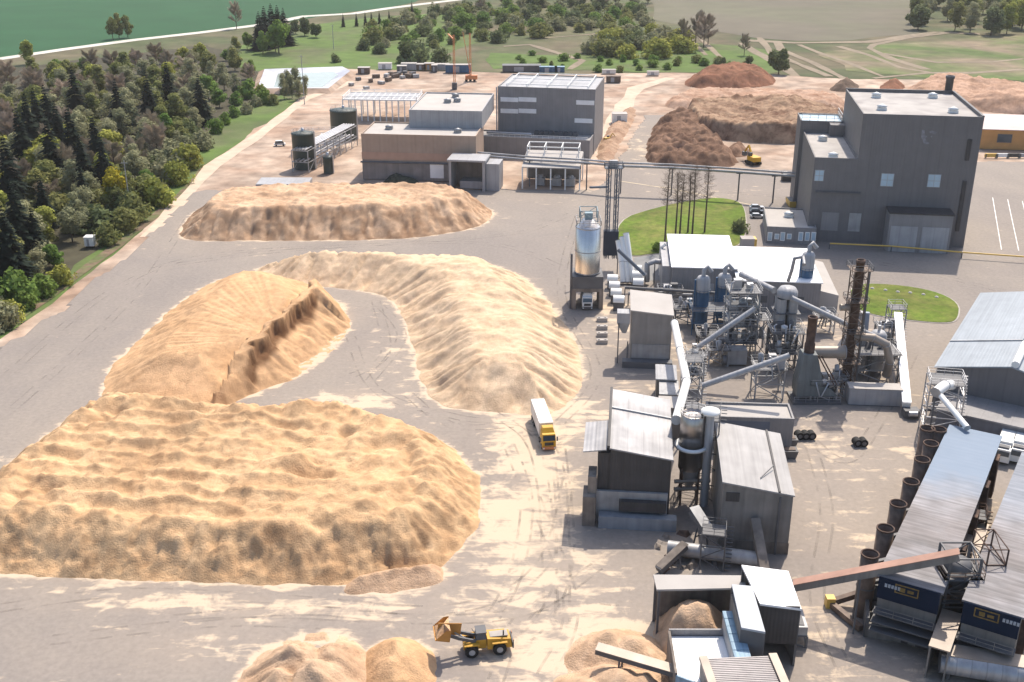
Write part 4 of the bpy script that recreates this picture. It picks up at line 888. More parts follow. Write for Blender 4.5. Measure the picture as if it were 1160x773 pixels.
# low clutter at kiln fronts
def gantry(label, px, py, w_, d_, h, m, bays=3, rot=0, z0=0):
    p = G(px, py, z0); o = thing('service_platform', label, 'platform', (p.x, p.y, z0), rot)
    M().lattice(-w_/2, w_/2, -d_/2, d_/2, 0, h, bays, .14).build('frame', m, o)
    M().box(-w_/2, w_/2, -d_/2, d_/2, h, h+.12).build('deck', m_dsteel, o)
    M().rail([(-w_/2, -d_/2), (w_/2, -d_/2), (w_/2, d_/2), (-w_/2, d_/2), (-w_/2, -d_/2)], h+.1, 1.1, .07, 1.5).build('railing', m, o)
    q = M(); n = int(h/.5)
    for k in range(n): q.box(w_/2+.2, w_/2+1.1, -d_/2+k*d_/n, -d_/2+(k+1)*d_/n, (k+1)*h/n-.08, (k+1)*h/n)
    q.build('stair', m, o)
    return o
gantry('railed steel platform on the front corner of the blue-fronted kiln', 1044, 672, 4, 3, 8, m_msteel, 3, -.25)
gantry('railed steel platform beside the stained kiln by the frame edge', 1108, 690, 4, 3, 7, m_brown, 3, -.25)
gantry('dark steel platform bridging the gap between both kilns', 1090, 620, 5, 3, 6, m_rust, 2, -.3)
gantry('pale steel stair tower beside the large dark hall', 1062, 492, 6, 5, 11, m_steel, 5, -.2)
# dark machine pit and front rollers
p = G(982, 722); o = thing('kiln_feed_pit', 'dark sunken feed pit with two long rails in front of the blue-fronted kiln', 'pit', (p.x, p.y, 0), -.27)
M().box(0, 12, 0, 5, .05, 1.2).build('pit_floor', m_black, o)
for y in (-.1, 2.4, 5): M().box(-.4, 12.4, y, y+.4, .05, 2.3).build('rail', m_dirtyw, o)
M().box(-.5, 0, -.1, 5.4, .06, 3.2).build('end_wall', m_dsteel, o); M().box(12, 12.5, -.1, 5.4, .06, 3.2).build('end_wall', m_dsteel, o)
M().box(-.6, 12.6, 5.45, 6.6, .02, 4.8).build('ledge', m_dsteel, o)
p = G(1062, 768); o = thing('steel_trough', 'curved pale steel trough with a flat tan lid at the lower corner', 'trough', (p.x, p.y, 0), -.27)
M().box(0, 13, 0, 2.6, 3.4, 3.7).build('lid', m_tan, o); M().tube([(0, .6, 2.2), (13, .6, 2.2)], 1.5, 16).build('body', P('ribbed_trough_steel', (.33, .34, .36), rough=.4, metal=.4, rib=1.8, ribs=.3, var=.15, streak=.2), o)
for x in (1, 6, 11): M().box(x, x+.4, 0, 2, 0, 3).build('leg', m_dsteel, o)
for i, (px, py, ln, cc_) in enumerate([(1093, 640, 13, m_tan), (1064, 735, 9, m_tan), (1072, 588, 8, m_conc)]):
    p = G(px, py, 5); o = thing('walkway_roof', ['narrow tan walkway roof between the kilns, behind the transfer tower', 'narrow tan walkway roof in front of the transfer tower', 'pale walkway roof piece in the shaded alley between kilns'][i], 'walkway', (p.x, p.y, 0), K1.th)
    M().box(-1.3, 1.3, 0, ln, 4.8, 5).build('roof', cc_, o); M().box(-1.2, -1, 0, ln, 0, 4.8).box(1, 1.2, 0, ln, 0, 4.8).build('side_wall', m_dirtyw, o)
p = G(940, 683, .6); q = G(975, 672, 2); o = thing('ramp_arm', 'small yellow tipped ramp arm on the ground beneath the red conveyor', 'ramp', (p.x, p.y, 0), 0, world=True)
M().beam(p, q, .8, .8).beam(p, G(975, 712, .6), .8, .8).build('arm', m_brown, o); M().box(p.x-.6, p.x+.6, p.y-.6, p.y+.6, 0, 1.6).build('post', m_yelp, o)
for i, px in enumerate((1133, 1150)):
    p = G(px, 527); o = thing('parked_truck', ['white truck cab parked between the kilns, nearer the blue roof', 'white truck cab parked between the kilns, nearer the frame edge'][i], 'truck', (p.x, p.y, 0), K1.th)
    M().box(-1.25, 1.25, 0, 2.4, .6, 3.0).build('cab', m_wpaint, o); M().box(-1.2, 1.2, 2.6, 8, 1.1, 3.4).build('load_box', m_wpaint, o); M().box(-1.1, 1.1, -.08, 0, 1.8, 2.7).build('windscreen', m_glass, o)
    for y in (1.2, 5.5, 7): M().tube([(-1.2, y, .5), (1.2, y, .5)], .5, 14).build('wheel', m_rub, o)
    M().box(-.9, .9, .5, 1.6, 3.01, 3.3).build('roof_deflector', m_dsteel, o)
# ---- centre-lower warehouses
zW = 13.0
b = B('sawdust_warehouse', 'black-walled warehouse with a worn bright grey roof stepping down over a lean-to', 'warehouse', (692, 507), (761, 520.5), zW, bl=(688, 443), th=-6)
b.d = b.top(688, 443, zW+.3)[1]
w_, r_o = b.shell(m_black, m_wsteel, par=0, zs=[zW, b.zfr, b.zfr+.6, zW+.6], over=.25)
b.part('verge', M().beam((-.35, -.3, zW+.2), (-.35, b.d+.2, zW+.8), .45), m_black)
xl = b.top(661, 506, zW-.6)[0]; yl = b.top(661, 477, zW-.3)[1]
b.part('lean_to_roof', M().hexa([(xl, -.25, zW-1.0), (-.62, -.25, zW-.5), (-.62, yl, zW-.2), (xl, yl, zW-.7)], [(xl, -.25, zW-.8), (-.62, -.25, zW-.3), (-.62, yl, zW), (xl, yl, zW-.5)]), m_wsteel)
b.part('lean_to_wall', M().box(xl+2.3, -.01, .3, yl-.3, 0, zW-1.2), m_black)
b.part('ridge_cap', M().beam((-.2, b.d*.66, zW+.5), (b.w+.2, b.d*.66, b.zfr+.5), .3), m_msteel)
b.part('lower_wall', M().box(-2, b.w-.3, -.5, -.01, .01, zW*.42), m_msteel)
b.part('intake_slot', M().box(1.6, b.w-.5, -1.5, -.51, zW*.2, zW*.33), m_black)
b.part('front_duct', M().box(-1.5, b.w+1.2, -2.6, -.9, 0, 2.1), P('blue_grey_duct', (.24, .26, .29), rough=.5, metal=.2, var=.15, streak=.15))
b.part('buttress', M().box(xl+.2, xl+2.2, -2.2, 1.5, 0, 5.2).box(xl+.9, xl+2.2, -1, 2.5, 5.21, 8.2), m_dconc)
WH = b
# stainless silo between the warehouses
p = G(779, 568); D_ = 0
o = thing('steel_silo', 'shiny steel silo with a ring collar standing between the two warehouses', 'silo', (p.x, p.y, 0), 0)
M().lathe([(1.95, 6.4), (1.95, 10.5), (2.0, 10.5), (2.0, 16), (1.85, 16.1), (1.8, 15.6), (.02, 15.9)], 0, 0, 36).build('shell', P('dull_silo_steel', (.42, .38, .35), rough=.3, metal=.9, var=.15, streak=.2, rib=.7, ribs=.1), o)
M().lathe([(2.1, 10.2), (2.7, 10.2), (2.7, 10.6), (2.1, 10.6)], 0, 0, 36).build('ring_collar', m_wpaint, o)
M().lathe([(.5, 2.6), (1.9, 6.4)], 0, 0, 30).build('cone', m_steel, o)
for k in range(4):
    a = k*math.pi/2+.7; M().beam((1.9*math.cos(a), 1.9*math.sin(a), 0), (1.9*math.cos(a), 1.9*math.sin(a), 7), .3).build('leg', m_rust, o)
for z in (3.0, 4.4): M().tube([(-2.6, -1.2, z), (3.2, -1.2, z+.2)], .35, 10).build('pipe', m_tan, o)
M().rail([(2.1*math.cos(k*math.pi/6), 2.1*math.sin(k*math.pi/6)) for k in range(13)], 16, 1, .06, 2).build('railing', m_steel, o)
p = G(797, 572); o = thing('vertical_duct', 'tall pale vertical duct with a white cap beside the collared silo', 'duct', (p.x, p.y, 0))
M().tube([(0, 0, 0), (0, 0, 16.5)], .7, 16).build('duct', m_lgrey, o); M().lathe([(.75, 16.5), (1.5, 16.7), (1.5, 17.1), (.02, 17.5)], 0, 0, 24).build('cap', m_wpaint, o)
M().beam((-1.2, .5, 0), (-1.2, .5, 17), .3).build('mast', m_dsteel, o)
gantry('steel platform around the top of the collared silo and the tall pale duct', 790, 556, 5.5, 6, 14.5, m_dsteel, 5, -.2)
# second warehouse
b = B('chip_warehouse', 'tall stained grey warehouse with a sloping pale roof next to the collared silo', 'warehouse', (820, 545.5), (899, 561), 12.0, bl=(805, 480), th=-6)
w_, r_o = b.shell(m_dirtyw, P('pale_grey_roof', (.3, .29, .285), rough=.6, rib=3.2, ribs=.1, var=.12, streak=.2, streakdir='roof'), par=0, zs=[12, b.zfr, b.zfr+.4, 12.4], over=.2)
zz8 = 12*.2+b.zfr*.8; b.part('roof_seam', M().beam((b.w*.8, -.2, zz8+.1), (b.w*.8, b.d+.2, zz8+.5), .3), m_black)
b.part('roof_pole', M().beam((b.w*.55, b.d*.15, 11.3), (b.w*.78, b.d*.35, 11.5), .12), m_dsteel)
b.part('chute', M().beam((b.w*.48, -.5, 6.2), (b.w*.6, -6.5, 1.2), 1.4, .9), m_dconc)
x, z = b.on(830, 563); b.rect('hatch', x, z, 2, 1.5, m_black)
b.part('downpipe', M().beam((b.w*.82, -.15, 0), (b.w*.82, -.15, 9.8), .3), m_dsteel)
b.part('plinth', M().box(-.1, b.w+.1, -.08, -.0, .02, 2.0), m_dconc)
# low hall behind
b = B('low_hall', 'low flat-roofed beige hall behind the stained grey warehouse', 'hall', (803, 473), (900, 474), 6.2, bl=(800, 456), th=-4)
b.shell(m_grey, m_pale, par=.5)
x, z = b.on(842, 484); b.rect('door', x, 2, 2, 3, m_wpaint); b.part('fascia', M().box(0, b.w*.72, -.1, 0, 3.6, 5.7), P('slate_blue_fascia', (.13, .15, .19), rough=.6, var=.1))
for k in range(2): o = thing('skip_container', ['dark skip container at the end wall of the low beige hall, farther one', 'dark skip container at the end wall of the low beige hall, nearer one'][k], 'skip', (*G(894, 505+k*13).xy, 0)); M().hexa([(-1, -.8, .1), (1, -.8, .1), (1, .8, .1), (-1, .8, .1)], [(-1.3, -1, 1.6), (1.3, -1, 1.6), (1.3, 1, 1.6), (-1.3, 1, 1.6)]).build('body', m_dsteel, o); M().box(-.9, .9, -.6, .6, 1.55, 1.75).build('load', m_brown, o)
# chute building
b = B('hopper_building', 'tall narrow grey building with a pale sloped roof beside the white drums', 'building', (716, 351), (762, 357), 12.2, bl=(710, 330), th=-5)
b.shell(P('warm_grey_wall', (.25, .235, .22), rough=.7, rib=3, ribs=.08, var=.12, streak=.12), m_pale, par=0, zs=[12.2, b.zfr, b.zfr+.3, 12.5], over=.3)
b.part('lower_panel', M().box(.3, b.w-.3, -.15, 0, 1.5, 4.6), m_msteel); b.part('dock', M().box(-1.6, b.w+.4, -2.2, -.16, 0, 1.4), m_dsteel)
b.part('hopper', M().hexa([(-1.8, 1, 6.5), (-1.0, 1, 6.5), (-1.0, 2, 6.5), (-1.8, 2, 6.5)], [(-3.0, .3, 9), (-.3, .3, 9), (-.3, 3, 9), (-3.0, 3, 9)]).box(-3.0, -.3, .3, 3, 9, 11.2), m_lgrey)
b.part('hopper_leg', M().beam((-2.6, .2, 0), (-2.6, .2, 9), .25).beam((-.6, .2, 0), (-.6, .2, 5), .25), m_dsteel)
for i, (fl, fr_, bl_, z, m) in enumerate([((744, 429), (766, 430), (741, 413), 5.5, m_lgrey), ((748, 446), (768, 447), (745, 431), 5, m_msteel), ((748, 461), (772, 462), (748, 449), 6.5, m_pale)]):
    b = B('switch_room', ['small shed with a flat grey roof below the hopper building', 'small slate-roofed shed between two other sheds', 'small shed with the palest roof, touching the black-walled warehouse'][i], 'shed', fl, fr_, z, bl=bl_)
    b.shell(m_dirtyw, m, par=0, over=.2); b.part('door', M().box(1, 2.2, -.1, 0, .05, 2.2), m_dsteel)
# cooling slab with dark footprint right of hoppers done by shadows
# ---- lower end: canopies and bunker
def roofslab(name, label, quad, zz, m, walls=(), legs=True, th=.3):
    pts = [G(x, y, z) for (x, y), z in zip(quad, zz)]
    o = thing(name, label, 'canopy', (pts[0].x, pts[0].y, 0), 0, world=True)
    M().hexa([p-Vector((0, 0, th)) for p in pts], pts).build('roof', m, o)
    if legs:
        c = sum(pts, Vector())/4
        for p in pts: q = p.lerp(c, .06); M().beam((q.x, q.y, 0), (q.x, q.y, q.z-th), .3).build('post', m_dsteel, o)
    for (i, j, m2, zlo) in walls:
        a, b2 = pts[i].lerp(sum(pts, Vector())/4, .05), pts[j].lerp(sum(pts, Vector())/4, .05); M().beam((a.x, a.y, (a.z+zlo)/2-.2), (b2.x, b2.y, (a.z+zlo)/2-.2), .25, a.z-zlo-.2).build('wall', m2, o)
    return o
roofslab('bunker_canopy', 'long narrow white canopy over the back of the sawdust bunker', [(744, 668), (846, 666), (842, 652), (740, 651)], [7.5]*4, m_pale, [(2, 3, m_dconc, 0)])
roofslab('square_canopy', 'square tilted white roof above dark machinery, from which the red conveyor starts', [(861, 684), (908, 690), (893, 647), (840, 640)], [9.5, 9, 9.6, 10], m_white, [(0, 1, m_black, 3.5), (1, 2, m_dirtyw, 0), (2, 3, m_dirtyw, 0)])
roofslab('tilted_canopy', 'narrow blue-grey tilted roof strip between the bunker and the square white roof', [(840, 711), (867, 716), (852, 664), (829, 662)], [9.5, 9.3, 10.2, 10.4], P('blue_grey_sheet', (.34, .37, .41), rough=.5, var=.06, streak=.1), [(0, 1, m_dsteel, 4), (0, 3, m_dirtyw, 0)])
p = G(884, 722); o = thing('loading_hopper', 'grey steel hopper on a frame under the square white roof', 'hopper', (p.x, p.y, 0), -.05)
M().box(-3, 3, -2, 2, 1.8, 3.2).build('tray', m_msteel, o); M().box(-2.6, 2.6, -1.6, 1.6, 3.21, 3.3).build('tray_floor', m_dsteel, o); M().lattice(-3, 3, -2, 2, 0, 1.8, 1, .2).build('frame', m_dsteel, o)
M().lathe([(.9, 3.3), (1.1, 4.4), (.3, 5.2), (.02, 5.3)], .4, .2, 16).build('motor', m_steel, o)
# bunker with white floor
z0 = 5.0
o = thing('intake_bunker', 'open-topped bunker with a bright white deck and light blue rim next to the chip heap', 'bunker', (*G(760, 718, z0).xy, 0), 0, world=True)
q = [G(x, y, z0) for x, y in ((766, 764), (836, 790), (829, 716), (758, 716))]
inn = M()
def wallseg(a, c, z1, t, m, nm, zb=0):
    M().beam((a.x, a.y, (z1+zb)/2), (c.x, c.y, (z1+zb)/2), t, z1-zb).build(nm, m, o)
M().hexa([(p.x, p.y, 3.9) for p in q], [(p.x, p.y, 4.3) for p in q]).build('deck', m_white, o)
wallseg(q[3]+Vector((0, .3, 0)), q[2]+Vector((0, .3, 0)), 5.2, .3, m_grey, 'back_wall'); wallseg(q[3], q[0], 5.2, .3, m_dconc, 'side_wall'); wallseg(q[0], q[1], 4.9, .25, m_lblue, 'front_rim', 3.2)
M().hexa([(p.x, p.y, 0) for p in q], [(p.x, p.y, 3.85) for p in q]).build('base', m_black, o)
o = thing('covered_belt', 'light blue panelled belt cover running along the chip heap', 'conveyor', (*G(825, 700, 5).xy, 0), 0, world=True)
a = G(827, 694, 7.2); c = G(842, 748, 6.8)
for k in range(6):
    p = a.lerp(c, k/6); q2 = a.lerp(c, (k+.94)/6); M().beam(p, q2, 2.0, .5-.04*(k % 2)).build('cover_panel', m_lblue, o)
M().beam(a-Vector((0, 0, 3.3)), c-Vector((0, 0, 3.3)), 1.8, 6.0).build('casing', m_msteel, o)
b = B('corrugated_shed', 'shed with a coarse corrugated pale roof cut by the lower edge of the picture', 'shed', (810, 800), (905, 796), 7.2, bl=(804, 745))
co = M()
n = 26; yt = b.d
for k in range(n):
    y0 = yt*k/n; co.box(1.1, b.w-1.3, y0, y0+yt/n*.6, 7.0, 7.2).box(1.1, b.w-1.3, y0+yt/n*.6, y0+yt/n, 7.0, 7.08)
b.part('roof', co, P('corrugated_pale_sheet', (.4, .365, .35), rough=.6, var=.15, streak=.1)); b.part('wall', M().box(.2, b.w-.2, 0, yt, 0, 6.98), m_dirtyw)
for x in (.0, b.w-1.2): b.part('walkway', M().box(x, x+1.0, 0, yt, 7.0, 7.5), m_tan)
b.part('white_deck', M().box(b.w*.35, b.w*.85, yt+.1, yt+4, 2.5, 2.8), m_white)
conveyor('loading_belt', 'inclined loading belt with a tan cover reaching into the wood chip heap', G(676, 735, 4.2), G(768, 762, 3.4), 1.5, .7, m_tan, m_dsteel, (.3,))
conveyor('inclined_conveyor', 'short weathered conveyor rising beside the rubble in front of the stained warehouse', G(746, 646, .8), G(776, 618, 3), 1.2, .9, m_dconc, m_dsteel, (.7,))
conveyor('covered_conveyor', 'short grey box conveyor dropping from the front duct to the dark hoist', G(786, 578, 5.5), G(804, 606, 3.5), 1.6, 1.2, m_msteel, m_dsteel, (.5,))
gantry('dark steel hoist tower with a white box in front of the stained grey warehouse', 806, 640, 3.4, 3, 6, m_dsteel, 3, -.2)
p = G(792, 640); o = thing('drum_screen', 'long dark rotary drum lying in front of the stained grey warehouse', 'drum', (p.x, p.y, 0), 0)
M().tube([(-4.5, 2.2, 1.6), (9, -1, 1.6)], 1.1, 20).build('drum', m_msteel, o)
for t in (.15, .5, .85): M().box(-4.5+13.5*t-.3, -4.5+13.5*t+.3, 2.2-3.2*t-1, 2.2-3.2*t+1, 0, .7).build('cradle', m_dsteel, o)
p = G(788, 622, 1); o = thing('timber_crate', 'tan timber crate in front of the drum', 'crate', (p.x-2, p.y, 0), -.3)
M().box(-1.6, 1.6, -.8, .8, .1, 1.5).build('body', m_wood, o); M().box(-1.7, 1.7, -.85, -.8, .3, .5).box(-1.7, 1.7, -.85, -.8, 1.1, 1.3).build('slats', m_tan, o)

# ================================================================ SILO ROAD GROUP
p = G(665, 350); sx, sy = p.x, p.y
o = thing('loading_silo', 'tall shiny silo on a concrete drive-through base with a truck beneath', 'silo', (sx, sy+3, 0), 0)
m_s2 = m_inox
M().lathe([(2.95, 8.2), (2.95, 19.4), (2.6, 19.6), (1.4, 21.2), (.02, 21.6)], 0, 0, 40).build('shell', m_s2, o)
for z in (8.3, 13.6, 19.3): M().lathe([(2.98, z), (3.05, z), (3.05, z+.2), (2.98, z+.2)], 0, 0, 40).build('hoop', m_msteel, o)
M().box(-3.6, 3.6, -3.4, 3.4, 5.2, 8.1).build('base_frame', m_dsteel, o)
M().box(-3.7, 3.7, -3.5, 3.5, 4.4, 5.19).build('slab', m_dconc, o)
for x in (-3.7, 2.7): M().box(x, x+1.0, -3.5, 3.5, 0, 4.39).build('wall', m_dconc, o)
M().beam((-3.9, -2.8, 0), (-3.9, -2.8, 13.5), .5).build('pole', m_dsteel, o)
M().lattice(-2, 2, -2, 2, 21, 23.6, 1, .15).build('head_frame', P('teal_grey_steel', (.2, .27, .3), rough=.5, var=.2), o)
M().rail([(-2.8, -2.4), (2.8, -2.4), (2.8, 2.4), (-2.8, 2.4), (-2.8, -2.4)], 20.2, 1.2, .1, 1.2).build('railing', m_msteel, o)
M().box(-.9, .9, -.9, .9, 21.2, 22.8).build('filter_box', P('teal_box', (.22, .3, .34), rough=.5, var=.1), o)
def truck(label, p, rot, cabm, boxm, L=11, H=3.9, cabL=2.4, group=None):
    o = thing('truck', label, 'truck', (p.x, p.y, 0), rot, group)
    M().box(-1.25, 1.25, cabL+.7, L, 1.3, H).build('trailer_box', boxm, o)
    for k in range(3): M().box(-1.28, 1.28, cabL+.9+k*(L-cabL-1.2)/2, cabL+1.02+k*(L-cabL-1.2)/2, 1.35, H+.03).build('trailer_rib', m_lgrey, o)
    c = M().hexa([(-1.22, 0, .6), (1.22, 0, .6), (1.22, cabL, .6), (-1.22, cabL, .6)], [(-1.22, 0, 2.0), (1.22, 0, 2.0), (1.22, cabL, 2.0), (-1.22, cabL, 2.0)])
    c.hexa([(-1.22, 0, 2.001), (1.22, 0, 2.001), (1.22, cabL, 2.001), (-1.22, cabL, 2.001)], [(-1.15, .35, 3.1), (1.15, .35, 3.1), (1.15, cabL, 3.3), (-1.15, cabL, 3.3)]); c.build('cab', cabm, o)
    M().hexa([(-1.1, -.03, 2.0), (1.1, -.03, 2.0), (1.1, .1, 2.0), (-1.1, .1, 2.0)], [(-1.05, .26, 2.9), (1.05, .26, 2.9), (1.05, .45, 2.9), (-1.05, .45, 2.9)]).build('windscreen', m_glass, o)
    M().hexa([(-1.1, .9, 3.15), (1.1, .9, 3.15), (1.1, cabL, 3.2), (-1.1, cabL, 3.2)], [(-.9, 1.5, 3.9), (.9, 1.5, 3.9), (1.0, cabL, 3.95), (-1.0, cabL, 3.95)]).build('roof_deflector', cabm, o)
    M().box(-1.2, 1.2, -.15, .05, .35, .9).build('bumper', m_oran if cabm == m_yel else m_dsteel, o); M().box(-.8, .8, -.06, 0, 1.1, 1.7).build('grille', m_black, o)
    for s_ in (-1, 1):
        M().box(s_*1.0-.15, s_*1.0+.15, -.2, -.14, .5, .75).build('headlight', m_wpaint, o)
        M().box(s_*1.5-.12, s_*1.5+.12, .2, .4, 1.8, 2.6).build('mirror', m_dsteel, o)
        for y in (1.0, 3.6, L-3.4, L-2.1, L-.9):
            wh = M().tube([(s_*1.25-.18*s_, y, .5), (s_*1.25, y, .5)], .5, 18).build('wheel', m_rub, o); M().tube([(s_*1.2, y, .5), (s_*1.27, y, .5)], .24, 12).build('rim', m_steel, wh)
    M().box(-.5, .5, .4, L-.3, .7, 1.1).build('chassis', m_dsteel, o)
    return o
truck('white truck parked in the drive-through beneath the tall shiny silo', Vector((sx, sy-1.0, 0)), 0, m_wpaint, m_lgrey, 9)
tp = G(622, 511); tq = G(606, 466); truck('yellow truck with a cream trailer driving on the sawdust-strewn yard', tp, math.atan2((tq-tp).y, (tq-tp).x)-math.pi/2, m_yel, m_trail, 13.4, 4.0, 2.5)
# lattice elevator
p = G(691, 306); ex, ey = p.x, p.y
o = thing('lattice_elevator', 'slender dark twin lattice bucket elevator beside the tall shiny silo', 'elevator', (ex, ey, 0), 0)
m_el = P('dark_blue_grey_steel', (.1, .12, .15), rough=.5, var=.2)
for x in (-1.6, .5): M().lattice(x, x+1.1, 0, 1.2, 3, 27, 12, .1).build('lattice', m_el, o)
for x in (-1.3, .8): M().box(x, x+.35, .3, .65, 3, 27.5).build('elevator_leg', m_el, o)
M().box(-1.9, 1.9, -.3, 1.6, 4, 10.5).build('casing', P('navy_casing', (.03, .04, .06), rough=.5, var=.1), o)
M().box(-2.2, 2.4, -.4, 1.8, 26.8, 27).build('head_platform', m_el, o); M().rail([(-2.2, -.4), (2.4, -.4), (2.4, 1.8), (-2.2, 1.8), (-2.2, -.4)], 27, 1.3, .1, 1).build('railing', m_el, o)
M().beam((-1.5, .5, 22), (-6, -15+12, 22.8), .5, .5).build('discharge_chute', m_el, o)
M().box(-1, 1, 0, 1.2, 27.1, 28.8).build('head', m_msteel, o)
# curved white drums
def drum(lb, px, py, w_, n0=1, grp='curved white cooler hoods'):
    p = G(px, py, 2.0); o = thing('cooler_hood', lb, 'hood', (p.x, p.y, 0), -.15, grp)
    n = 10; r = 1.35; v = []; f = []
    for i in range(n+1):
        a = math.pi*i/n
        for x in (-w_/2, w_/2): v.append((x, -r*math.cos(a)*.95, 2.2+r*math.sin(a)*1.0))
    m = M(); 
    for i in range(n): f.append((2*i, 2*i+1, 2*i+3, 2*i+2))
    m.add(v, f, True); m.add([v[2*i] for i in range(n+1)], [tuple(range(n+1))[::-1]]); m.add([v[2*i+1] for i in range(n+1)], [tuple(range(n+1))]); m.build('hood', m_wpaint, o)
    M().box(-w_/2+.1, w_/2-.1, -1.1, 1.1, .0, 2.2).build('base', m_dsteel, o)
for i, (px, py) in enumerate([(694, 318), (696, 326), (698, 334), (701, 342)]):
    drum(['farthest of the four white curved hoods at the foot of the lattice elevator', 'second white curved hood in the row of four from the lattice elevator', 'third white curved hood in the row of four from the lattice elevator', 'nearest of the four white curved hoods, beside the hopper building'][i], px, py, 2.6)
for i, (px, py) in enumerate([(721, 307), (722, 314), (723, 322)]):
    drum(['farthest white curved hood of the group of three by the pipe stub', 'middle white curved hood of the group of three by the pipe stub', 'nearest white curved hood of the group of three by the pipe stub'][i], px, py, 2.6)
for i, (px, py) in enumerate([(702, 356), (702, 365), (702, 373), (702, 381)]):
    p = G(px-20, py+8); o = thing('concrete_block', ['farthest', 'second farthest', 'second nearest', 'nearest'][i]+' of the four white concrete blocks lined up on the sawdust-strewn ground', 'block', p, 0, 'white concrete blocks in a row'); M().box(-1.2, 1.2, -.5, .5, 0, .9).build('body', m_pale, o)
    M().box(-.9, -.5, -.2, .2, .9, 1.05).box(.5, .9, -.2, .2, .9, 1.05).build('stud', m_pale, o)
# ducts by the elevator
def pipe_run(name, label, pts, r, m, legs=(), cat='pipe', n=12):
    pts = [G(*q) if len(q) == 3 and abs(q[1]) > 0 and not isinstance(q, Vector) else q for q in pts]
    o = thing(name, label, cat, (pts[0].x, pts[0].y, 0), 0, world=True)
    M().tube(pts, r, n).build('pipe', m, o)
    for a, c in zip(pts[:-1], pts[1:]):
        k = max(1, int((c-a).length/11)); d = (c-a).normalized()
        for j in range(k+1):
            if k == 1 and j == 1 and c is not pts[-1]: continue
            q = a.lerp(c, j/k); M().tube([q-d*.05, q+d*.05], r*1.12, n).build('flange', m_msteel, o)
    for i in legs:
        q = pts[i]; M().beam((q.x, q.y, 0), (q.x, q.y, q.z-r), .25).build('support', m_dsteel, o)
    return o
for i, (x0, c0) in enumerate([(0, 0), (1.6, 1), (3.2, 2)]):
    q = G(706+i*6, 318, 1); pipe_run('pneumatic_duct', ['white bent duct closest to the lattice elevator', 'middle white bent duct rising behind the curved hoods', 'white bent duct leaning away from the lattice elevator'][i], [Vector((q.x, q.y, .5)), Vector((q.x-.3-i*.3, q.y+2.5, 5)), Vector((q.x-1-i*.4, q.y+6, 9.5+i))], .75, m_wpaint, (2,))
pipe_run('conveyor_tube', 'dark inclined tube from the lattice elevator casing down to the pipe bench', [G(700, 283, 9.5), G(731, 312, 4)], .45, m_el, (1,))
pipe_run('horizontal_pipe', 'long dark pipe running along the front of the white-roofed buildings', [G(708, 326, 4.5), G(790, 331, 4.5), G(838, 334, 4.5)], .4, m_dsteel, (0, 1, 2))
pipe_run('horizontal_pipe', 'thin pale pipe in front of the blue dust filters', [G(712, 332, 3.2), G(784, 334, 3.2)], .3, m_lgrey, (0, 1))
pipe_run('horizontal_pipe', 'pale elbowed duct beside the left wall of the dazzling white roof building', [G(733, 318, 1.0), G(733, 300, 5.5), G(742, 296, 6), G(755, 298, 5.5)], .7, m_lgrey, (2,))
pipe_run('vent_pipe', 'tall pale vent stub standing by the dazzling white roof', [Vector((*G(748, 312).xy, 0)), Vector((*G(748, 312).xy, 7.5)), Vector((*G(748, 312).xy, 8))+Vector((.9, 0, .3))], .4, m_wpaint)
# white transfer tube and diagonal tubes
pipe_run('conveyor_tube', 'thick white tube descending from the hopper building towards the collared silo', [G(764, 366, 11), G(778, 432, 12), G(766, 476, 14)], .75, m_wpaint, (1,), n=16)
pipe_run('conveyor_tube', 'pale diagonal tube rising from the white tube knee to the lattice dryer tower', [G(775, 404, 6), G(855, 350, 15)], .55, m_lgrey, (), n=14)
pipe_run('conveyor_tube', 'pale diagonal tube rising from the warehouse roof to the rusty-stacked cooler', [G(796, 437, 9), G(894, 403, 15)], .55, m_lgrey, (), n=14)
pipe_run('conveyor_tube', 'pale capped tube sloping from the white roof edge to the cyclone bank', [G(840, 311, 15), G(877, 329, 15)], .65, m_lgrey, (), n=14)
pipe_run('conveyor_tube', 'pale diagonal tube descending from the cyclone bank past the lattice stack', [G(897, 338, 16), G(960, 368, 12), G(990, 381, 10)], .55, m_lgrey, (2,), n=14)
gantry('small steel platform at the knee of the thick white tube', 781, 472, 3.5, 3.5, 12, m_msteel, 5, 0)
# blue filters
def filt(label, px, py, r, h1, h2):
    p = G(px, py); o = thing('dust_filter', label, 'dust filter', (p.x, p.y, 0))
    M().lathe([(r, 1.2), (r, h1)], 0, 0, 28).build('lower_shell', m_blue, o)
    M().lathe([(r+.05, h1), (r+.05, h2), (r*.8, h2+.6), (.02, h2+.8)], 0, 0, 28).build('upper_shell', m_lgrey, o)
    M().tube([(0, 0, h2+.5), (0, 0, h2+2.0), (.8, .4, h2+2.8), (1.8, .4, h2+1.6)], .5, 12).build('outlet_duct', m_lgrey, o)
    M().rail([((r+.3)*math.cos(k*math.pi/6), (r+.3)*math.sin(k*math.pi/6)) for k in range(13)], h1-.6, 1.1, .06, 2).build('railing', m_blue, o)
    for k in range(4): a = k*math.pi/2+.7; M().beam((r*.9*math.cos(a), r*.9*math.sin(a), 0), (r*.9*math.cos(a), r*.9*math.sin(a), 1.8), .3).build('leg', m_blue, o)
    M().beam((-r-.3, -.4, 0), (-r-.3, -.4, h2), .35).build('ladder', m_blue, o)
filt('blue dust filter with a pale top, nearest the hopper building', 793, 372, 1.5, 9, 11.8)
filt('blue dust filter standing between the other filter and the lattice dryer tower', 817, 364, 1.5, 8.5, 10.8)
filt('blue dust filter with a looped pipe in front of the longer white roof', 910, 348, 1.45, 9.5, 13)
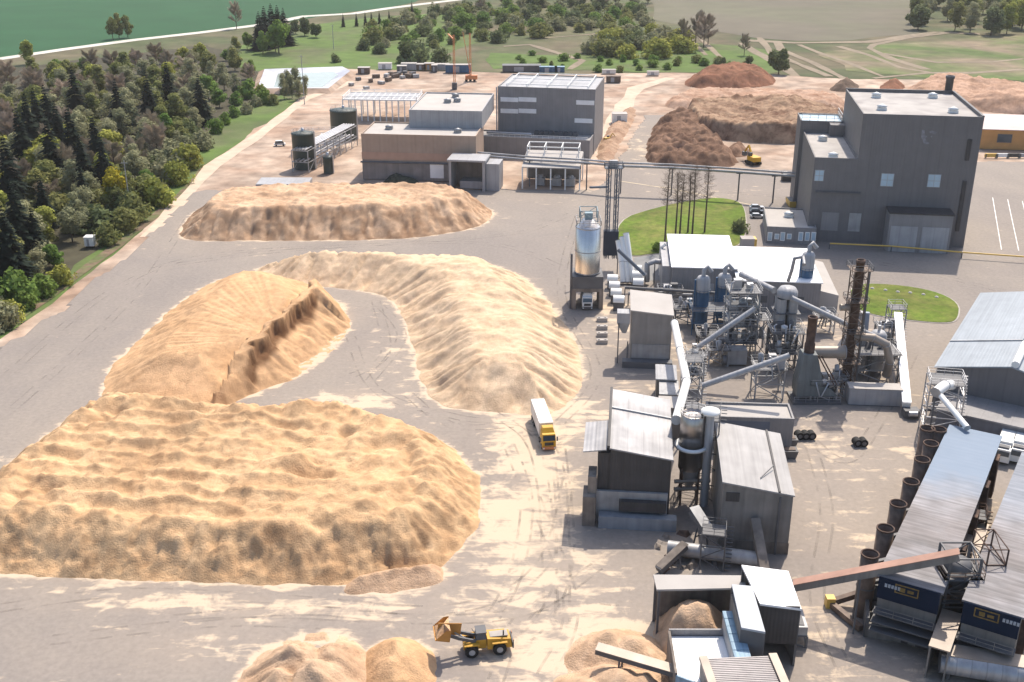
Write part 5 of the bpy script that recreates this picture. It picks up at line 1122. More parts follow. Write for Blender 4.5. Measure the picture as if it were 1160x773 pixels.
pipe_run('looped_pipe', 'grey looped pipe arching over the blue filter on the white roof side', [G(893, 318, 8), G(897, 306, 11), G(900, 293, 14), G(910, 291, 14.5), G(911, 300, 13.5)], .4, m_msteel)
gantry('blue steel platform around the two neighbouring blue dust filters', 806, 374, 10, 6, 5.5, m_blue, 2, 0)
# lattice dryer tower with equipment
def tower(label, px, py, w_, d_, h, m, fill, seed):
    p = G(px, py); r = random.Random(seed); o = thing('process_tower', label, 'process tower', (p.x, p.y, 0), 0)
    M().lattice(-w_/2, w_/2, -d_/2, d_/2, 0, h, max(2, int(h/3)), .18).build('frame', m, o)
    n = int(h/3.6)
    for k in range(1, n+1):
        z = h*k/n; M().box(-w_/2-.4, w_/2+.4, -d_/2-.5, d_/2+.5, z-.1, z).build('platform', m_dsteel, o)
        M().rail([(-w_/2-.4, -d_/2-.5), (w_/2+.4, -d_/2-.5), (w_/2+.4, d_/2+.5), (-w_/2-.4, d_/2+.5), (-w_/2-.4, -d_/2-.5)], z, 1.1, .06, 1.5).build('railing', m_msteel, o)
        for q in range(fill):
            x = r.uniform(-w_/2+.5, w_/2-1.5); y = r.uniform(-d_/2, d_/2-1); s_ = r.uniform(.6, 1.4); hh = r.uniform(.8, 2.6); mm = r.choice([m_msteel, m_lgrey, m_steel, m_dsteel])
            if r.random() < .5: M().lathe([(s_*.3, z), (s_*.6, z+.4), (s_*.6, z+hh), (.02, z+hh+.3)], x, y, 14).build('vessel', mm, o)
            else: M().box(x, x+s_*1.2, y, y+s_, z+.005, z+hh*.8).build('machine_box', mm, o)
            M().tube([(x, y, z+hh*.7), (x+r.uniform(-1, 1), y-.8, z+hh*.7), (x+r.uniform(-1, 1), y-.9, z-2.2)], .14, 8).build('pipe', r.choice([m_steel, m_lgrey, m_tan]), o)
    return o
tower('grey lattice process tower where the upper diagonal tube ends', 836, 402, 6, 5, 15, m_msteel, 3, 3)
tower('low dark process frame around the base of the cyclone bank', 886, 418, 6, 5, 9, m_dsteel, 4, 4)
tower('grey process frame packed with pipes beneath the lower diagonal tube', 868, 448, 5.5, 4, 6.5, m_msteel, 4, 5)
tower('process frame with twin tanks beside the tall lattice stack', 985, 432, 9, 5, 7, m_msteel, 2, 6)
tower('small frame of pumps and pipes between the rusty stack and lattice stack', 930, 452, 5, 3, 3.8, m_steel, 4, 7)
tower('blue-grey frame of machinery at the foot of the two neighbouring filters', 776, 366, 5, 3, 4, m_dsteel, 4, 8)
tower('low machinery frame below the thick white tube and the diagonal tube', 800, 395, 4, 3, 3.7, m_dsteel, 3, 9)
tower('low pipe frame against the wall of the dazzling white roof building', 758, 346, 5, 2.5, 3.8, m_steel, 5, 21)
tower('pale process frame between the lattice process tower and the cyclone bank', 856, 398, 3.4, 4, 8, m_lgrey, 3, 22)
tower('short pipe frame behind the tan insulated duct', 932, 376, 4, 3, 4, m_msteel, 4, 23)
tower('pump frame at the front foot of the tall lattice stack', 946, 447, 3, 2.5, 3.7, m_lgrey, 4, 24)
tower('grey service frame behind the twin tanks', 1000, 405, 4, 3, 7.5, m_msteel, 4, 25)
tower('low pale machinery frame under the upper diagonal tube', 812, 412, 4, 3, 3.7, m_lgrey, 4, 26)
tower('dark conveyor drive frame in front of the small sheds', 786, 440, 3, 3, 7.4, m_dsteel, 3, 27)
p = G(832, 412); o = thing('machine_block', 'big weathered grey box at the foot of the lattice process tower', 'machine', (p.x, p.y, 0)); M().box(-2, 2.2, -1.5, 1.5, .4, 3.6).build('casing', m_msteel, o); M().tube([(-3, -1.7, 1.5), (-2.2, -1.7, 1.5)], 1.1, 16).build('fan', m_dsteel, o)
# cyclone bank
p = G(884, 412); o = thing('cyclone_bank', 'bank of four tall grey cyclones under one rounded cap', 'cyclone', (p.x, p.y, 0))
for x, y in ((-1.15, -1), (1.15, -1), (-1.15, 1.1), (1.15, 1.1)): M().lathe([(.35, 3.6), (1.0, 8), (1.0, 15)], x, y, 22).build('cyclone', m_msteel, o)
M().lathe([(2.0, 15.0), (2.1, 15.2), (2.1, 16.2), (1.6, 17), (.02, 17.2)], 0, 0, 26).build('cap', m_lgrey, o); M().lattice(-2.4, 2.4, -2.2, 2.2, 0, 9, 3, .2).build('frame', m_dsteel, o)
M().box(-2.6, 2.6, -2.4, 2.4, 11.9, 12.05).build('platform', m_dsteel, o)
# cooler with rusty stack
p = G(913, 452); o = thing('belt_cooler', 'dark green-grey tapered cooler housing topped by a short rusty stack', 'cooler', (p.x, p.y, 0))
m_cg = P('green_grey_steel', (.15, .165, .165), rough=.6, var=.2, streak=.2, rib=1.2, ribs=.15)
M().hexa([(-2.5, -2, 1.5), (5.5, -2, 1.5), (5.5, 2, 1.5), (-2.5, 2, 1.5)], [(-2.5, -2, 4.6), (3.8, -2, 3.2), (3.8, 2, 3.2), (-2.5, 2, 4.6)]).build('lower_housing', m_cg, o)
M().hexa([(-2.5, -1.98, 4.0), (2.6, -1.98, 3.6), (2.6, 1.98, 3.6), (-2.5, 1.98, 4.0)], [(-1.7, -1.6, 10), (.9, -1.6, 10), (.9, 1.6, 10), (-1.7, 1.6, 10)]).build('upper_housing', m_cg, o)
M().lathe([(1.0, 10), (1.0, 11.8), (.85, 12), (.85, 17), (.95, 17), (.95, 17.3), (.7, 17.3), (.7, 14)], -.4, 0, 22).build('stack', m_rust, o)
M().beam((.9, -1.8, 10), (4.5, -1.8, 4), .25).beam((1.5, -1.8, 10), (5.1, -1.8, 4), .25).build('stair', m_rust, o)
M().box(-3.2, 6.2, -2.8, 2.6, .02, .5).build('plinth', m_dsteel, o); M().rail([(-3, -2.6), (6, -2.6)], .5, 1.1, .07).build('railing', m_msteel, o)
for x in (-2.3, 1, 4.8): M().box(x, x+.4, -1.9, 1.9, .5, 1.49).build('leg', m_dsteel, o)
pipe_run('insulated_duct', 'fat tan insulated duct joining the rusty stack to the tall lattice stack', [G(915, 399, 9), G(957, 399, 9)], 1.25, m_tan, (), cat='duct', n=20)
pipe_run('insulated_duct', 'silver elbow duct curving down behind the twin tanks', [G(968, 381, 11.5), G(990, 383, 11.5), G(1004, 390, 10.5), G(1008, 410, 6), G(1004, 425, 2.5)], .8, m_tan, (), cat='duct', n=16)
for i, px in enumerate((972, 991)):
    p = G(px, 425); o = thing('process_tank', ['grey cylindrical tank nearer the tall lattice stack', 'grey cylindrical tank nearer the silver elbow duct'][i], 'tank', (p.x, p.y+1, 0)); M().lathe([(1.7, 1), (1.7, 8.6), (1.2, 9.3), (.02, 9.5)], 0, 0, 26).build('shell', m_msteel, o); M().tube([(0, 0, 9.3), (0, 0, 10.6)], .3, 10).build('nozzle', m_steel, o)
    for k in range(4): a = k*math.pi/2+.7; M().beam((1.5*math.cos(a), 1.5*math.sin(a), 0), (1.5*math.cos(a), 1.5*math.sin(a), 1.2), .25).build('leg', m_dsteel, o)
# tall lattice stack
p = G(957, 441); o = thing('lattice_stack', 'tallest brown chimney caged in a slim lattice with a ladder', 'chimney', (p.x, p.y, 0))
M().lathe([(.78, 0), (.78, 26.5), (.86, 26.5), (.86, 27.2), (.66, 27.2), (.66, 22)], 0, 0, 24).build('shell', m_rust, o)
M().lattice(-1.3, 1.3, -1.3, 1.3, 0, 25.5, 14, .12).build('lattice', m_brown, o)
for z in (6.2, 12.6, 19, 25.5): M().box(-2, 2, -1.9, 1.9, z-.08, z).build('platform', m_brown, o); M().rail([(-2, -1.9), (2, -1.9), (2, 1.9), (-2, 1.9), (-2, -1.9)], z, 1, .07, 1).build('railing', m_dsteel, o)
M().tube([(-2.9, 0, 17.5), (-1.0, 0, 17.5)], .7, 14).build('inlet', m_tan, o)
M().beam((1.9, -.3, 0), (1.9, -.3, 25), .3).build('ladder', m_dsteel, o)
p = G(965, 395); o = thing('tapered_duct', 'slate tapered duct leaning behind the tall lattice stack', 'duct', (p.x, p.y, 0)); M().hexa([(-3, -1, 0), (2.5, -1, 0), (2.5, 1.2, 0), (-3, 1.2, 0)], [(.6, -.6, 8.5), (1.6, -.6, 8.5), (1.6, .6, 8.5), (.6, .6, 8.5)]).build('hood', m_lgrey, o); M().tube([(2.5, -.5, .5), (2.2, -.5, 8.6)], .5, 12).build('duct', P('slate_blue_duct', (.25, .29, .36), rough=.5, var=.1), o)
# container + white conveyor
b = B('container_room', 'long white container room between the twin tanks and white enclosed conveyor', 'container', (963, 440), (1023, 442), 3.6, bl=(962, 433), th=-5)
b.part('body', M().box(0, b.w, 0, b.d, .15, 3.5), m_lgrey); b.part('roof', M().box(-.1, b.w+.1, -.1, b.d+.1, 3.51, 3.65), m_pale)
b.part('door', M().box(b.w*.55, b.w*.55+1, -.06, 0, .2, 2.4), m_msteel); b.part('plinth', M().box(.1, b.w-.1, .05, b.d, 0, .14), m_dsteel)
conveyor('enclosed_conveyor', 'long white enclosed conveyor rising away beside the container room', G(1027, 459, 2.0), G(1017, 357, 9), 1.5, 1.1, m_white, m_wpaint, (.35, .65, .9))
gantry('steel service tower at the raised far end of the white enclosed conveyor', 1010, 392, 3.2, 3.2, 9, m_msteel, 4, 0)
p = G(1032, 472); o = thing('conveyor_drive', 'dark drive unit at the low end of the white enclosed conveyor', 'drive', (p.x, p.y, 0)); M().box(-1.6, 1.2, -1, 1, .2, 1.6).build('casing', m_dsteel, o); M().tube([(-1, -1.3, 1.2), (.6, -1.3, 1.2)], .5, 14).build('motor', m_steel, o); M().beam((1, .5, 1), (5.5, -2, 2.6), .4).build('boom', m_dsteel, o)
pipe_run('conveyor_tube', 'white tube from the wall of the large dark hall down onto the blue kiln roof', [G(1066, 449, 12), G(1096, 485, 10.2)], .5, m_wpaint, ())
pipe_run('dust_duct', 'white bulky duct head above the pale stair tower', [G(1060, 445, 12), G(1070, 437, 12.5), G(1078, 436, 10)], .9, m_wpaint, (0,))
# small things on the yard
def tyre(label, px, py, grp):
    p = G(px, py); o = tag(M().tube([(0, -.7, .75), (0, .7, .75)], .75, 18).build('steel_drum', m_rub), label, 'drum', grp); o.location = (p.x, p.y, 0); o.rotation_euler = (0, 0, .1)
    M().tube([(0, -.74, .75), (0, -.69, .75)], .4, 14).build('hub', m_dsteel, o); M().tube([(0, .69, .75), (0, .74, .75)], .4, 14).build('hub', m_dsteel, o)
for i, px in enumerate((904.5, 911.5, 918.5)): tyre(['black drum in the row of three, nearest the low beige hall', 'middle black drum of the row of three', 'black drum in the row of three, farthest from the low beige hall'][i], px, 497, 'row of three black drums')
for i, px in enumerate((970, 977)): tyre(['black drum of the lone pair, nearer the row of three', 'black drum of the lone pair, nearer the brown stacks'][i], px, 505, 'pair of black drums')
# lawn islands with kerbs
def island(nm, pts, lb=None):
    poly = chaikin(GP(pts), 2); k = M(); c = sum(poly, Vector((0, 0)))/len(poly)
    k.hexa([(p.x, p.y, 0) for p in poly], [(p.x, p.y, .12) for p in poly]); o1_ = k.build('kerb', m_conc); struct(o1_)
    gr = M(); q = [p+(c-p).normalized()*.35 for p in poly]; gr.hexa([(p.x, p.y, .05) for p in q], [(p.x, p.y, .22) for p in q]); struct(gr.build(nm, m_lawn))
island('lawn', [(698, 250), (740, 236), (800, 224), (832, 226), (846, 236), (846, 280), (800, 285), (740, 288), (716, 292), (698, 285)])
island('lawn', [(962, 322), (1010, 322), (1060, 330), (1088, 344), (1087, 362), (1075, 368), (1020, 363), (980, 356), (962, 345)])
struct(rag_sheet('paved_strip', GP([(718, 292), (762, 286), (762, 318), (722, 318)]), .03, P('dark_paving', (.2, .2, .2), rough=.9, var=.1)))
r_ = random.Random(2)
for i, (px, py) in enumerate([(988, 327), (1003, 329), (1017, 331), (1031, 332), (1046, 334), (1061, 337)]):
    p = G(px, py, .2); o = tag(M().lathe([(.5, 0), (.42, .2), (.2, .32), (.02, .36)], 0, 0, 9).build('stone', m_pale), ['first', 'second', 'third', 'fourth', 'fifth', 'last'][i]+' white stone along the kidney-shaped lawn, counted from the lattice stack', 'stone', 'white stones on the lawn'); o.location = (p.x, p.y, .21)
for a, c in (((1124.5, 224), (1134.5, 283)), ((1141.5, 226), (1154, 284)), ((1158, 228), (1173, 285))): ribbon(GP([a, c]), .22, .02, 'parking_line', m_mark)
ribbon(GP([(700, 205), (760, 214), (850, 232), (905, 240)]), .5, .02, 'road_edge_line', P('pale_kerb_line', (.55, .45, .3), rough=.8, var=.1))
pipe_run('gas_pipe', 'low yellow pipe on short posts along the front of the dark tower', [G(940, 276, 1.6), G(1010, 279, 1.6), G(1090, 286, 1.6), G(1175, 292, 1.6)], .22, m_yelp, (0, 1, 2, 3), n=8)
# cars
def car(lb, px, py, rot, m, grp=None, van=False):
    p = G(px, py); o = thing('parked_car', lb, 'car', (p.x, p.y, 0), rot, grp)
    M().hexa([(-2.2, -.85, .3), (2.2, -.85, .3), (2.2, .85, .3), (-2.2, .85, .3)], [(-2.1, -.85, .85), (2.1, -.85, .85), (2.1, .85, .85), (-2.1, .85, .85)]).build('body', m, o)
    h = 1.9 if van else 1.45; x1 = 1.7 if van else 1.1
    M().hexa([(-1.9, -.8, .851), (x1, -.8, .851), (x1, .8, .851), (-1.9, .8, .851)], [(-1.5, -.68, h-.06), (x1-.7, -.68, h-.06), (x1-.7, .68, h-.06), (-1.5, .68, h-.06)]).build('window_band', m_glass, o)
    M().box(-1.45, x1-.75, -.66, .66, h-.055, h).build('roof', m, o)
    for x in (-1.35, 1.35):
        for y in (-.8, .8): M().tube([(x, y-.1, .33), (x, y+.1, .33)], .33, 14).build('wheel', m_rub, o)
car('silver car parked beside the office, nearest of the row of three', 858, 247, 0, m_car1, 'cars beside the office')
car('dark car parked beside the office, middle of the row of three', 857, 241.5, 0, m_car2, 'cars beside the office')
car('silver car parked beside the office, farthest of the row of three', 857, 237, 0, m_car1, 'cars beside the office')
car('white van on the sandy ground beside the nearer green tank', 317, 165, .2, m_wpaint, None, True)
p = G(849, 282); o = thing('gate_box', 'small pale hut with a yellow side by the lawn corner', 'hut', (p.x, p.y, 0)); M().box(-2.2, 1.2, 0, 3, 0, 2.6).build('body', m_pale, o); M().box(1.21, 1.9, 0, 3, 0, 2.7).build('side_panel', m_yelp, o); M().box(-2.3, 1.3, -.1, 3.1, 2.61, 2.8).build('roof', m_pave, o)
for i, (px, c_) in enumerate(((896, m_yelp), (903, P('green_bin', (.08, .13, .06), rough=.7)))):
    p = G(px, 233); o = thing('waste_container', ['yellow-ended waste container by the tower corner post', 'green waste container between the yellow one and the dark tower'][i], 'container', (p.x, p.y, 0)); M().hexa([(-1, -2.5, .1), (1, -2.5, .1), (1, 2.5, .1), (-1, 2.5, .1)], [(-1.2, -3, 2), (1.2, -3, 2), (1.2, 3, 2), (-1.2, 3, 2)]).build('body', c_, o); M().box(-1.0, 1.0, -2.8, 2.8, 1.95, 2.05).build('load', m_dsteel, o)
p = G(899, 205); o = thing('waste_container', 'long low black container at the dark tower side, behind the pipe bridge', 'container', (p.x, p.y, 0)); M().box(-4, 4, -1.2, 1.2, .1, 2.4).build('body', m_black, o); M().box(-3.8, 3.8, -1.0, 1.0, 2.41, 2.5).build('lid', m_dsteel, o)
# wheel loader, turned towards the smooth cone, bucket raised
p = G(546, 737); o = thing('wheel_loader', 'yellow wheel loader with raised bucket facing the smooth orange cone', 'wheel loader', (p.x, p.y, 0), math.pi+.17)
my = P('loader_yellow', (.5, .27, .03), rough=.5, var=.15)
M().hexa([(-3.9, -1.1, .9), (-.6, -1.1, .9), (-.6, 1.1, .9), (-3.9, 1.1, .9)], [(-3.7, -1.0, 2.2), (-.6, -1.0, 2.5), (-.6, 1.0, 2.5), (-3.7, 1.0, 2.2)]).build('engine_cover', my, o)
M().box(-4.1, -3.91, -1.2, 1.2, .8, 1.7).build('counterweight', m_dsteel, o)
M().box(-.55, 2.5, -.6, .6, .8, 1.7).build('front_frame', my, o)
cb = M().box(-.5, .95, -.78, .78, 1.7, 2.3).build('cab', my, o); M().hexa([(-.5, -.78, 2.301), (.95, -.78, 2.301), (.95, .78, 2.301), (-.5, .78, 2.301)], [(-.4, -.7, 3.3), (.7, -.7, 3.3), (.7, .7, 3.3), (-.4, .7, 3.3)]).build('cab_glass', m_glass, cb); M().box(-.55, .85, -.85, .85, 3.301, 3.45).build('cab_roof', m_dsteel, cb)
for x in (-2.2, 1.5):
    for y in (-1.15, 1.15):
        wh = M().lathe([(.5, -.32), (.85, -.32), (.92, -.2), (.92, .2), (.85, .32), (.5, .32)], 0, 0, 24); 
        wh = M().tube([(x, y-.32, .92), (x, y-.2, .92), (x, y+.2, .92), (x, y+.32, .92)], [.85, .92, .92, .85], 24).build('wheel', m_rub, o); M().tube([(x, y-.36, .92), (x, y+.36, .92)], .42, 16).build('rim', m_lgrey, wh)
        M().box(x-1.0, x+1.0, y-.35, y+.35, 1.9, 2.02).build('mudguard', my, o)
for y in (-.7, .7): M().beam((.9, y, 2.1), (3.2, y, 2.9), .25, .45).beam((3.2, y, 2.9), (4.6, y, 3.6), .25, .4).build('lift_arm', m_dsteel, o)
M().beam((1.6, 0, 1.7), (3.6, 0, 3.4), .2).build('tilt_cylinder', m_steel, o)
bk = [(4.4, 3.0), (5.9, 3.5), (6.2, 3.9), (4.9, 4.0), (4.3, 4.9), (4.1, 4.8), (4.2, 3.4)]
m = M(); n = len(bk)
sh = M(); sh.beam((4.45, 0, 3.1), (6.3, 0, 3.55), 3.1, .1); sh.beam((4.4, 0, 3.1), (4.15, 0, 4.9), 3.1, .1)
for y in (-1.55, 1.55): sh.add([(4.4, y, 3.1), (6.3, y, 3.55), (4.9, y, 4.8), (4.15, y, 4.9)], [(0, 1, 2, 3)])
sh.build('bucket', P('worn_orange_bucket', (.5, .24, .06), rough=.6, var=.25), o)
M().add([(4.5, -1.5, 3.3), (6.1, -1.5, 3.7), (6.1, 1.5, 3.7), (4.5, 1.5, 3.3), (5.0, 0, 5.0), (4.25, -1.5, 4.7), (4.25, 1.5, 4.7)], [(0, 1, 4), (1, 2, 4), (2, 3, 4), (0, 4, 5), (3, 6, 4), (5, 4, 6), (0, 3, 2, 1)]).build('bucket_load', m_or, o)
M().tube([(-2.8, .5, 2.4), (-2.8, .5, 3.3)], .1, 8).build('exhaust', m_dsteel, o)
for s_ in (-.9, .9): M().box(-4.14, -4.1, s_-.2, s_+.2, 1.75, 1.95).build('rear_light', m_oran, o)
M().beam((-1.2, -1.05, 1.6), (.2, -1.25, .6), .35, .1).build('cab_step', m_dsteel, o)
for y in (-.82, .82): M().beam((.9, y, 2.4), (1.2, y*1.3, 2.9), .06).build('mirror_arm', m_dsteel, o)
for x in (-3.3, -2.7, -1.6, -1.1): M().box(x, x+.25, -1.14, -1.1, 1.2, 2.0).build('engine_grille', m_dsteel, o)
M().box(-3.4, -1.0, -.6, .6, 2.41, 2.52).build('dusty_hood_top', m_conc, o)
# material handler by the bark
def digger(lb, px, py, s_, m, rot, nm='excavator'):
    p = G(px, py); o = thing(nm, lb, 'excavator', (p.x, p.y, 0), rot)
    for y in (-1.2, 1.2): M().tube([(-1.6*s_, y*s_-.3*s_, .45*s_), (-1.6*s_, y*s_+.3*s_, .45*s_)], .45*s_, 12).box(-1.6*s_, 1.6*s_, y*s_-.3*s_, y*s_+.3*s_, 0.02, .9*s_).tube([(1.6*s_, y*s_-.3*s_, .45*s_), (1.6*s_, y*s_+.3*s_, .45*s_)], .45*s_, 12).build('track', m_rub, o)
    M().box(-2*s_, 1.4*s_, -1.2*s_, 1.2*s_, 1.0*s_, 2.2*s_).build('body', m, o)
    c = M().box(.3*s_, 1.4*s_, .2*s_, 1.15*s_, 2.21*s_, 3.1*s_).build('cab', m_glass, o)
    M().beam((1.2*s_, -.3*s_, 1.8*s_), (3.4*s_, -.3*s_, 4.4*s_), .45*s_).build('boom', m, o); M().beam((3.4*s_, -.3*s_, 4.4*s_), (5.2*s_, -.3*s_, 2.4*s_), .35*s_).build('stick', m, o)
    M().hexa([(4.8*s_, -.8*s_, 1.2*s_), (5.6*s_, -.8*s_, 1.2*s_), (5.6*s_, .3*s_, 1.2*s_), (4.8*s_, .3*s_, 1.2*s_)], [(4.8*s_, -.8*s_, 2.3*s_), (5.9*s_, -.8*s_, 2.3*s_), (5.9*s_, .3*s_, 2.3*s_), (4.8*s_, .3*s_, 2.3*s_)]).build('bucket', m_dsteel, o)
digger('yellow tracked loader working in the bark clearing', 853, 186, 1.3, m_yel, 1.9)
digger('small yellow excavator by the excavation beside the grey press hall', 688, 160, .65, m_yelp, .5)
# far building-site clutter: containers, cabins, machines
def cabin(nm, lb, px, py, w_, d_, h, m, cat, grp=None, rf_=None):
    p = G(px, py); o = thing(nm, lb, cat, (p.x, p.y, 0), 0, grp)
    M().box(-w_/2, w_/2, 0, d_, .2, h).build('body', m, o); M().box(-w_/2-.1, w_/2+.1, -.1, d_+.1, h+.005, h+.2).build('roof', rf_ or m_pale, o)
    M().box(-w_*.2, w_*.05, -.06, 0, .3, h*.85).build('door', m_lgrey, o)
cabin('site_cabin', 'long dark roofed site store behind the grey press hall', 591, 82, 20, 6, 3.2, m_dsteel, 'cabin', None, m_dsteel)
cabin('shipping_container', 'blue container behind the grey press hall, the longer one', 621, 83, 9, 3, 3, m_blue, 'container', None, m_lblue)
cabin('shipping_container', 'shorter blue container at the end of the row behind the press hall', 634, 83, 5, 3, 3, m_blue, 'container', None, m_lblue)
cabin('shipping_container', 'brown container standing alone on the sandy lane', 695, 94, 7, 3, 3, m_brown, 'container', None, m_brown)
cabin('site_cabin', 'low cream cabin on the sandy lane behind the press hall', 690, 84, 7, 2.5, 2, m_trail, 'cabin')
cabin('site_cabin', 'cream cabin farther along the sandy lane, near the red-brown mound', 740, 86, 6, 2.5, 2, m_trail, 'cabin')
cabin('site_tent', 'white tent-like shelter next to the excavation and concrete road', 702, 141, 6, 5, 4, m_wpaint, 'shelter')
cabin('switch_kiosk', 'lone white kiosk at the forest edge beside the grass bank', 101, 280, 2.4, 2.4, 2.6, m_wpaint, 'kiosk', None, m_wpaint)
for i, (px, py, w_, h, m) in enumerate([(436, 79, 7, 3, m_wpaint), (455, 82, 5, 3, m_dsteel), (463, 80, 8, 3.4, m_lgrey), (477, 80, 5, 3, m_brown), (486, 80, 5, 3.4, m_orangew), (492, 82, 3, 3.4, m_dsteel), (500, 80, 8, 3, m_lgrey), (519, 83, 13, 4, m_blue), (412, 84, 6, 3, m_brown)]):
    cabin('site_cabin', ['white cabin at the start of the far builders row by the meadow', 'dark cabin beside the white one in the far builders row', 'wide light grey cabin in the far builders row', 'brown cabin in the middle of the far builders row', 'ochre cabin in the middle of the far builders row', 'narrow dark cabin against the ochre one', 'light grey cabin next to the narrow dark one', 'largest blue cabin near the two orange cranes', 'brown cabin alone by the lined pond'][i], px, py, w_, 4, h, m, 'cabin')
r_ = random.Random(4)
o0 = None
for i, (px, py) in enumerate([(406, 91), (420, 93), (432, 95), (440, 92), (448, 88), (456, 89), (463, 88), (471, 88), (415, 101), (398, 97), (444, 85), (452, 85), (467, 84), (438, 87), (459, 85), (426, 88)]):
    p = G(px, py); o = thing('pallet_stack', ['low dark pallet stack scattered on the far sandy building site'][0], 'pallet stack', (p.x, p.y, 0), r_.uniform(0, 3), 'pallet stacks on the far sandy site')
    a = r_.uniform(1, 2); M().box(-a, a, -1, 1, .1, r_.uniform(1, 2)).build('stack', r_.choice([m_dsteel, m_brown, m_msteel]), o); M().box(-a-.1, a+.1, -1.1, 1.1, 0, .09).build('pallet', m_wood, o)
for i, (px, py, pt) in enumerate([(515, 101, 40), (533, 92, 38)]):
    p = G(px, py); o = thing('tower_crane', ['slim orange lattice crane mast nearest the beige hall roof', 'leaning orange mobile crane boom behind the slim mast'][i], 'crane', (p.x, p.y, 0), 0)
    h = HT(px, py, pt); 
    M().lattice(-.5, .5, -.5, .5, 0 if i == 0 else 3, h, 12, .13, .4).build('mast', m_oran, o)
    if i == 0: M().beam((-.2, 0, h*.93), (-3, 8, h*.98), .5).build('jib', m_oran, o); M().box(-1.2, 1.2, -1.2, 1.2, 0.01, 3).build('base', m_dsteel, o)
    else:
        M().beam((0, 0, 3), (-3.5, 2, h*1.02), .3).build('boom', m_oran, o); M().box(-2.5, 3.5, -1.5, 1.5, 1, 3).build('cab', m_oran, o)
        for x in (-2, 0, 2): M().tube([(x, -1.4, .7), (x, 1.4, .7)], .7, 12).build('wheel', m_rub, o)
# lined pond
pq = [(292, 104), (300, 82), (388, 79), (397, 84), (372, 104)]
pw = [G(*q) for q in pq]; cpt = sum(pw, Vector())/5
o = M(); inn = [p.lerp(cpt, .3) for p in pw]
bank = M()
n = 5
out_ = [p+(p-cpt).normalized()*5 for p in pw]
for i in range(n):
    j = (i+1) % n
    bank.add([(out_[i].x, out_[i].y, -.3), (out_[j].x, out_[j].y, -.3), (pw[j].x, pw[j].y, 1.6), (pw[i].x, pw[i].y, 1.6)], [(0, 1, 2, 3)])
struct(bank.build('pond_bank', m_soil))
li = M()
for i in range(n):
    j = (i+1) % n; li.add([(pw[i].x, pw[i].y, 1.62), (pw[j].x, pw[j].y, 1.62), (inn[j].x, inn[j].y, .3), (inn[i].x, inn[i].y, .3)], [(0, 1, 2, 3)])
struct(li.build('pond_liner', P('pale_liner', (.5, .52, .55), rough=.5, var=.15, c2=(.3, .3, .36), mix=.3, mscale=.05)))
wt = M(); wt.add([(p.x, p.y, .35) for p in inn], [(0, 1, 2, 3, 4)]); struct(wt.build('pond_water', P('grey_green_pond', (.3, .34, .3), rough=.15, var=.1, spec=.5)))
# poles
for i, (px, py, pt) in enumerate([(148, 240, 182), (345, 118, 62), (378, 55, 28), (690, 262, 222)]):
    p = G(px, py); h = HT(px, py, pt)
    o = thing('utility_pole', ['grey utility pole at the forest edge above the kiosk', 'utility pole among the young trees by the lined pond', 'utility pole on the bright meadow', 'short lamp pole behind the lattice elevator'][i], 'pole', (p.x, p.y, 0))
    M().tube([(0, 0, -.4), (0, 0, h)], [.2, .13], 8).build('shaft', m_lgrey, o); M().beam((-1, 0, h-.8), (1, 0, h-.8), .15).build('crossarm', m_msteel, o)

rb_ = random.Random(9)
for i in range(16):
    p = G(742+rb_.uniform(0, 56), 604+rb_.uniform(0, 44)); s_ = rb_.uniform(.4, 1.1)
    o = M().hexa([(-s_, -s_*.6, 0), (s_*.8, -s_*.7, 0), (s_, s_*.5, 0), (-s_*.7, s_*.6, 0)], [(-s_*.6, -s_*.3, s_*.7), (s_*.5, -s_*.4, s_*.5), (s_*.6, s_*.3, s_*.8), (-s_*.4, s_*.3, s_*.4)]).build('rubble_lump', rb_.choice([m_dconc, m_conc, m_brown, m_rust])); o.location = (p.x, p.y, 0); o.rotation_euler = (0, 0, rb_.uniform(0, 6))
    tag(o, 'lump of rubble and scrap on the dusty ground in front of the two warehouses', 'rubble', 'rubble in front of the warehouses')
# ================================================================ TREES
def leafmat(name, c, tr=.38, rand=.22):
    m = mat(name, c, rough=.9, var=.35, sc1=.25, spec=.1, rand=rand)
    t = m.node_tree; L = t.links.new; b = t.nodes['Principled BSDF']; o = [n for n in t.nodes if n.type == 'OUTPUT_MATERIAL'][0]
    src = b.inputs['Base Color'].links[0].from_socket
    tl = t.nodes.new('ShaderNodeBsdfTranslucent'); L(src, tl.inputs[0]); mx = t.nodes.new('ShaderNodeMixShader'); mx.inputs[0].default_value = tr
    L(b.outputs[0], mx.inputs[1]); L(tl.outputs[0], mx.inputs[2]); L(mx.outputs[0], o.inputs[0]); return m
l_spruce = leafmat('spruce_needles', (.012, .02, .013), .05, .15)
l_olive = leafmat('olive_spring_leaves', (.23, .24, .085)); l_yel = leafmat('yellow_green_leaves', (.34, .35, .08), .3, .15)
l_bare = leafmat('bare_purple_twigs', (.38, .31, .23), .05); l_grn = leafmat('fresh_green_leaves', (.18, .27, .065)); l_gg = leafmat('grey_green_budding_twigs', (.3, .3, .17), .35)
l_dk = leafmat('dark_bush_leaves', (.16, .19, .085), .35); l_brt = leafmat('bright_yellow_blossom', (.35, .3, .03), .3, .05)
def rv(r):
    while 1:
        v = Vector((r.uniform(-1, 1), r.uniform(-1, 1), r.uniform(-1, 1)))
        if .05 < v.length < 1: return v.normalized()
def card(m, p, a, b): m.add([p-a-b, p+a-b, p+a+b, p-a+b], [(0, 1, 2, 3)])
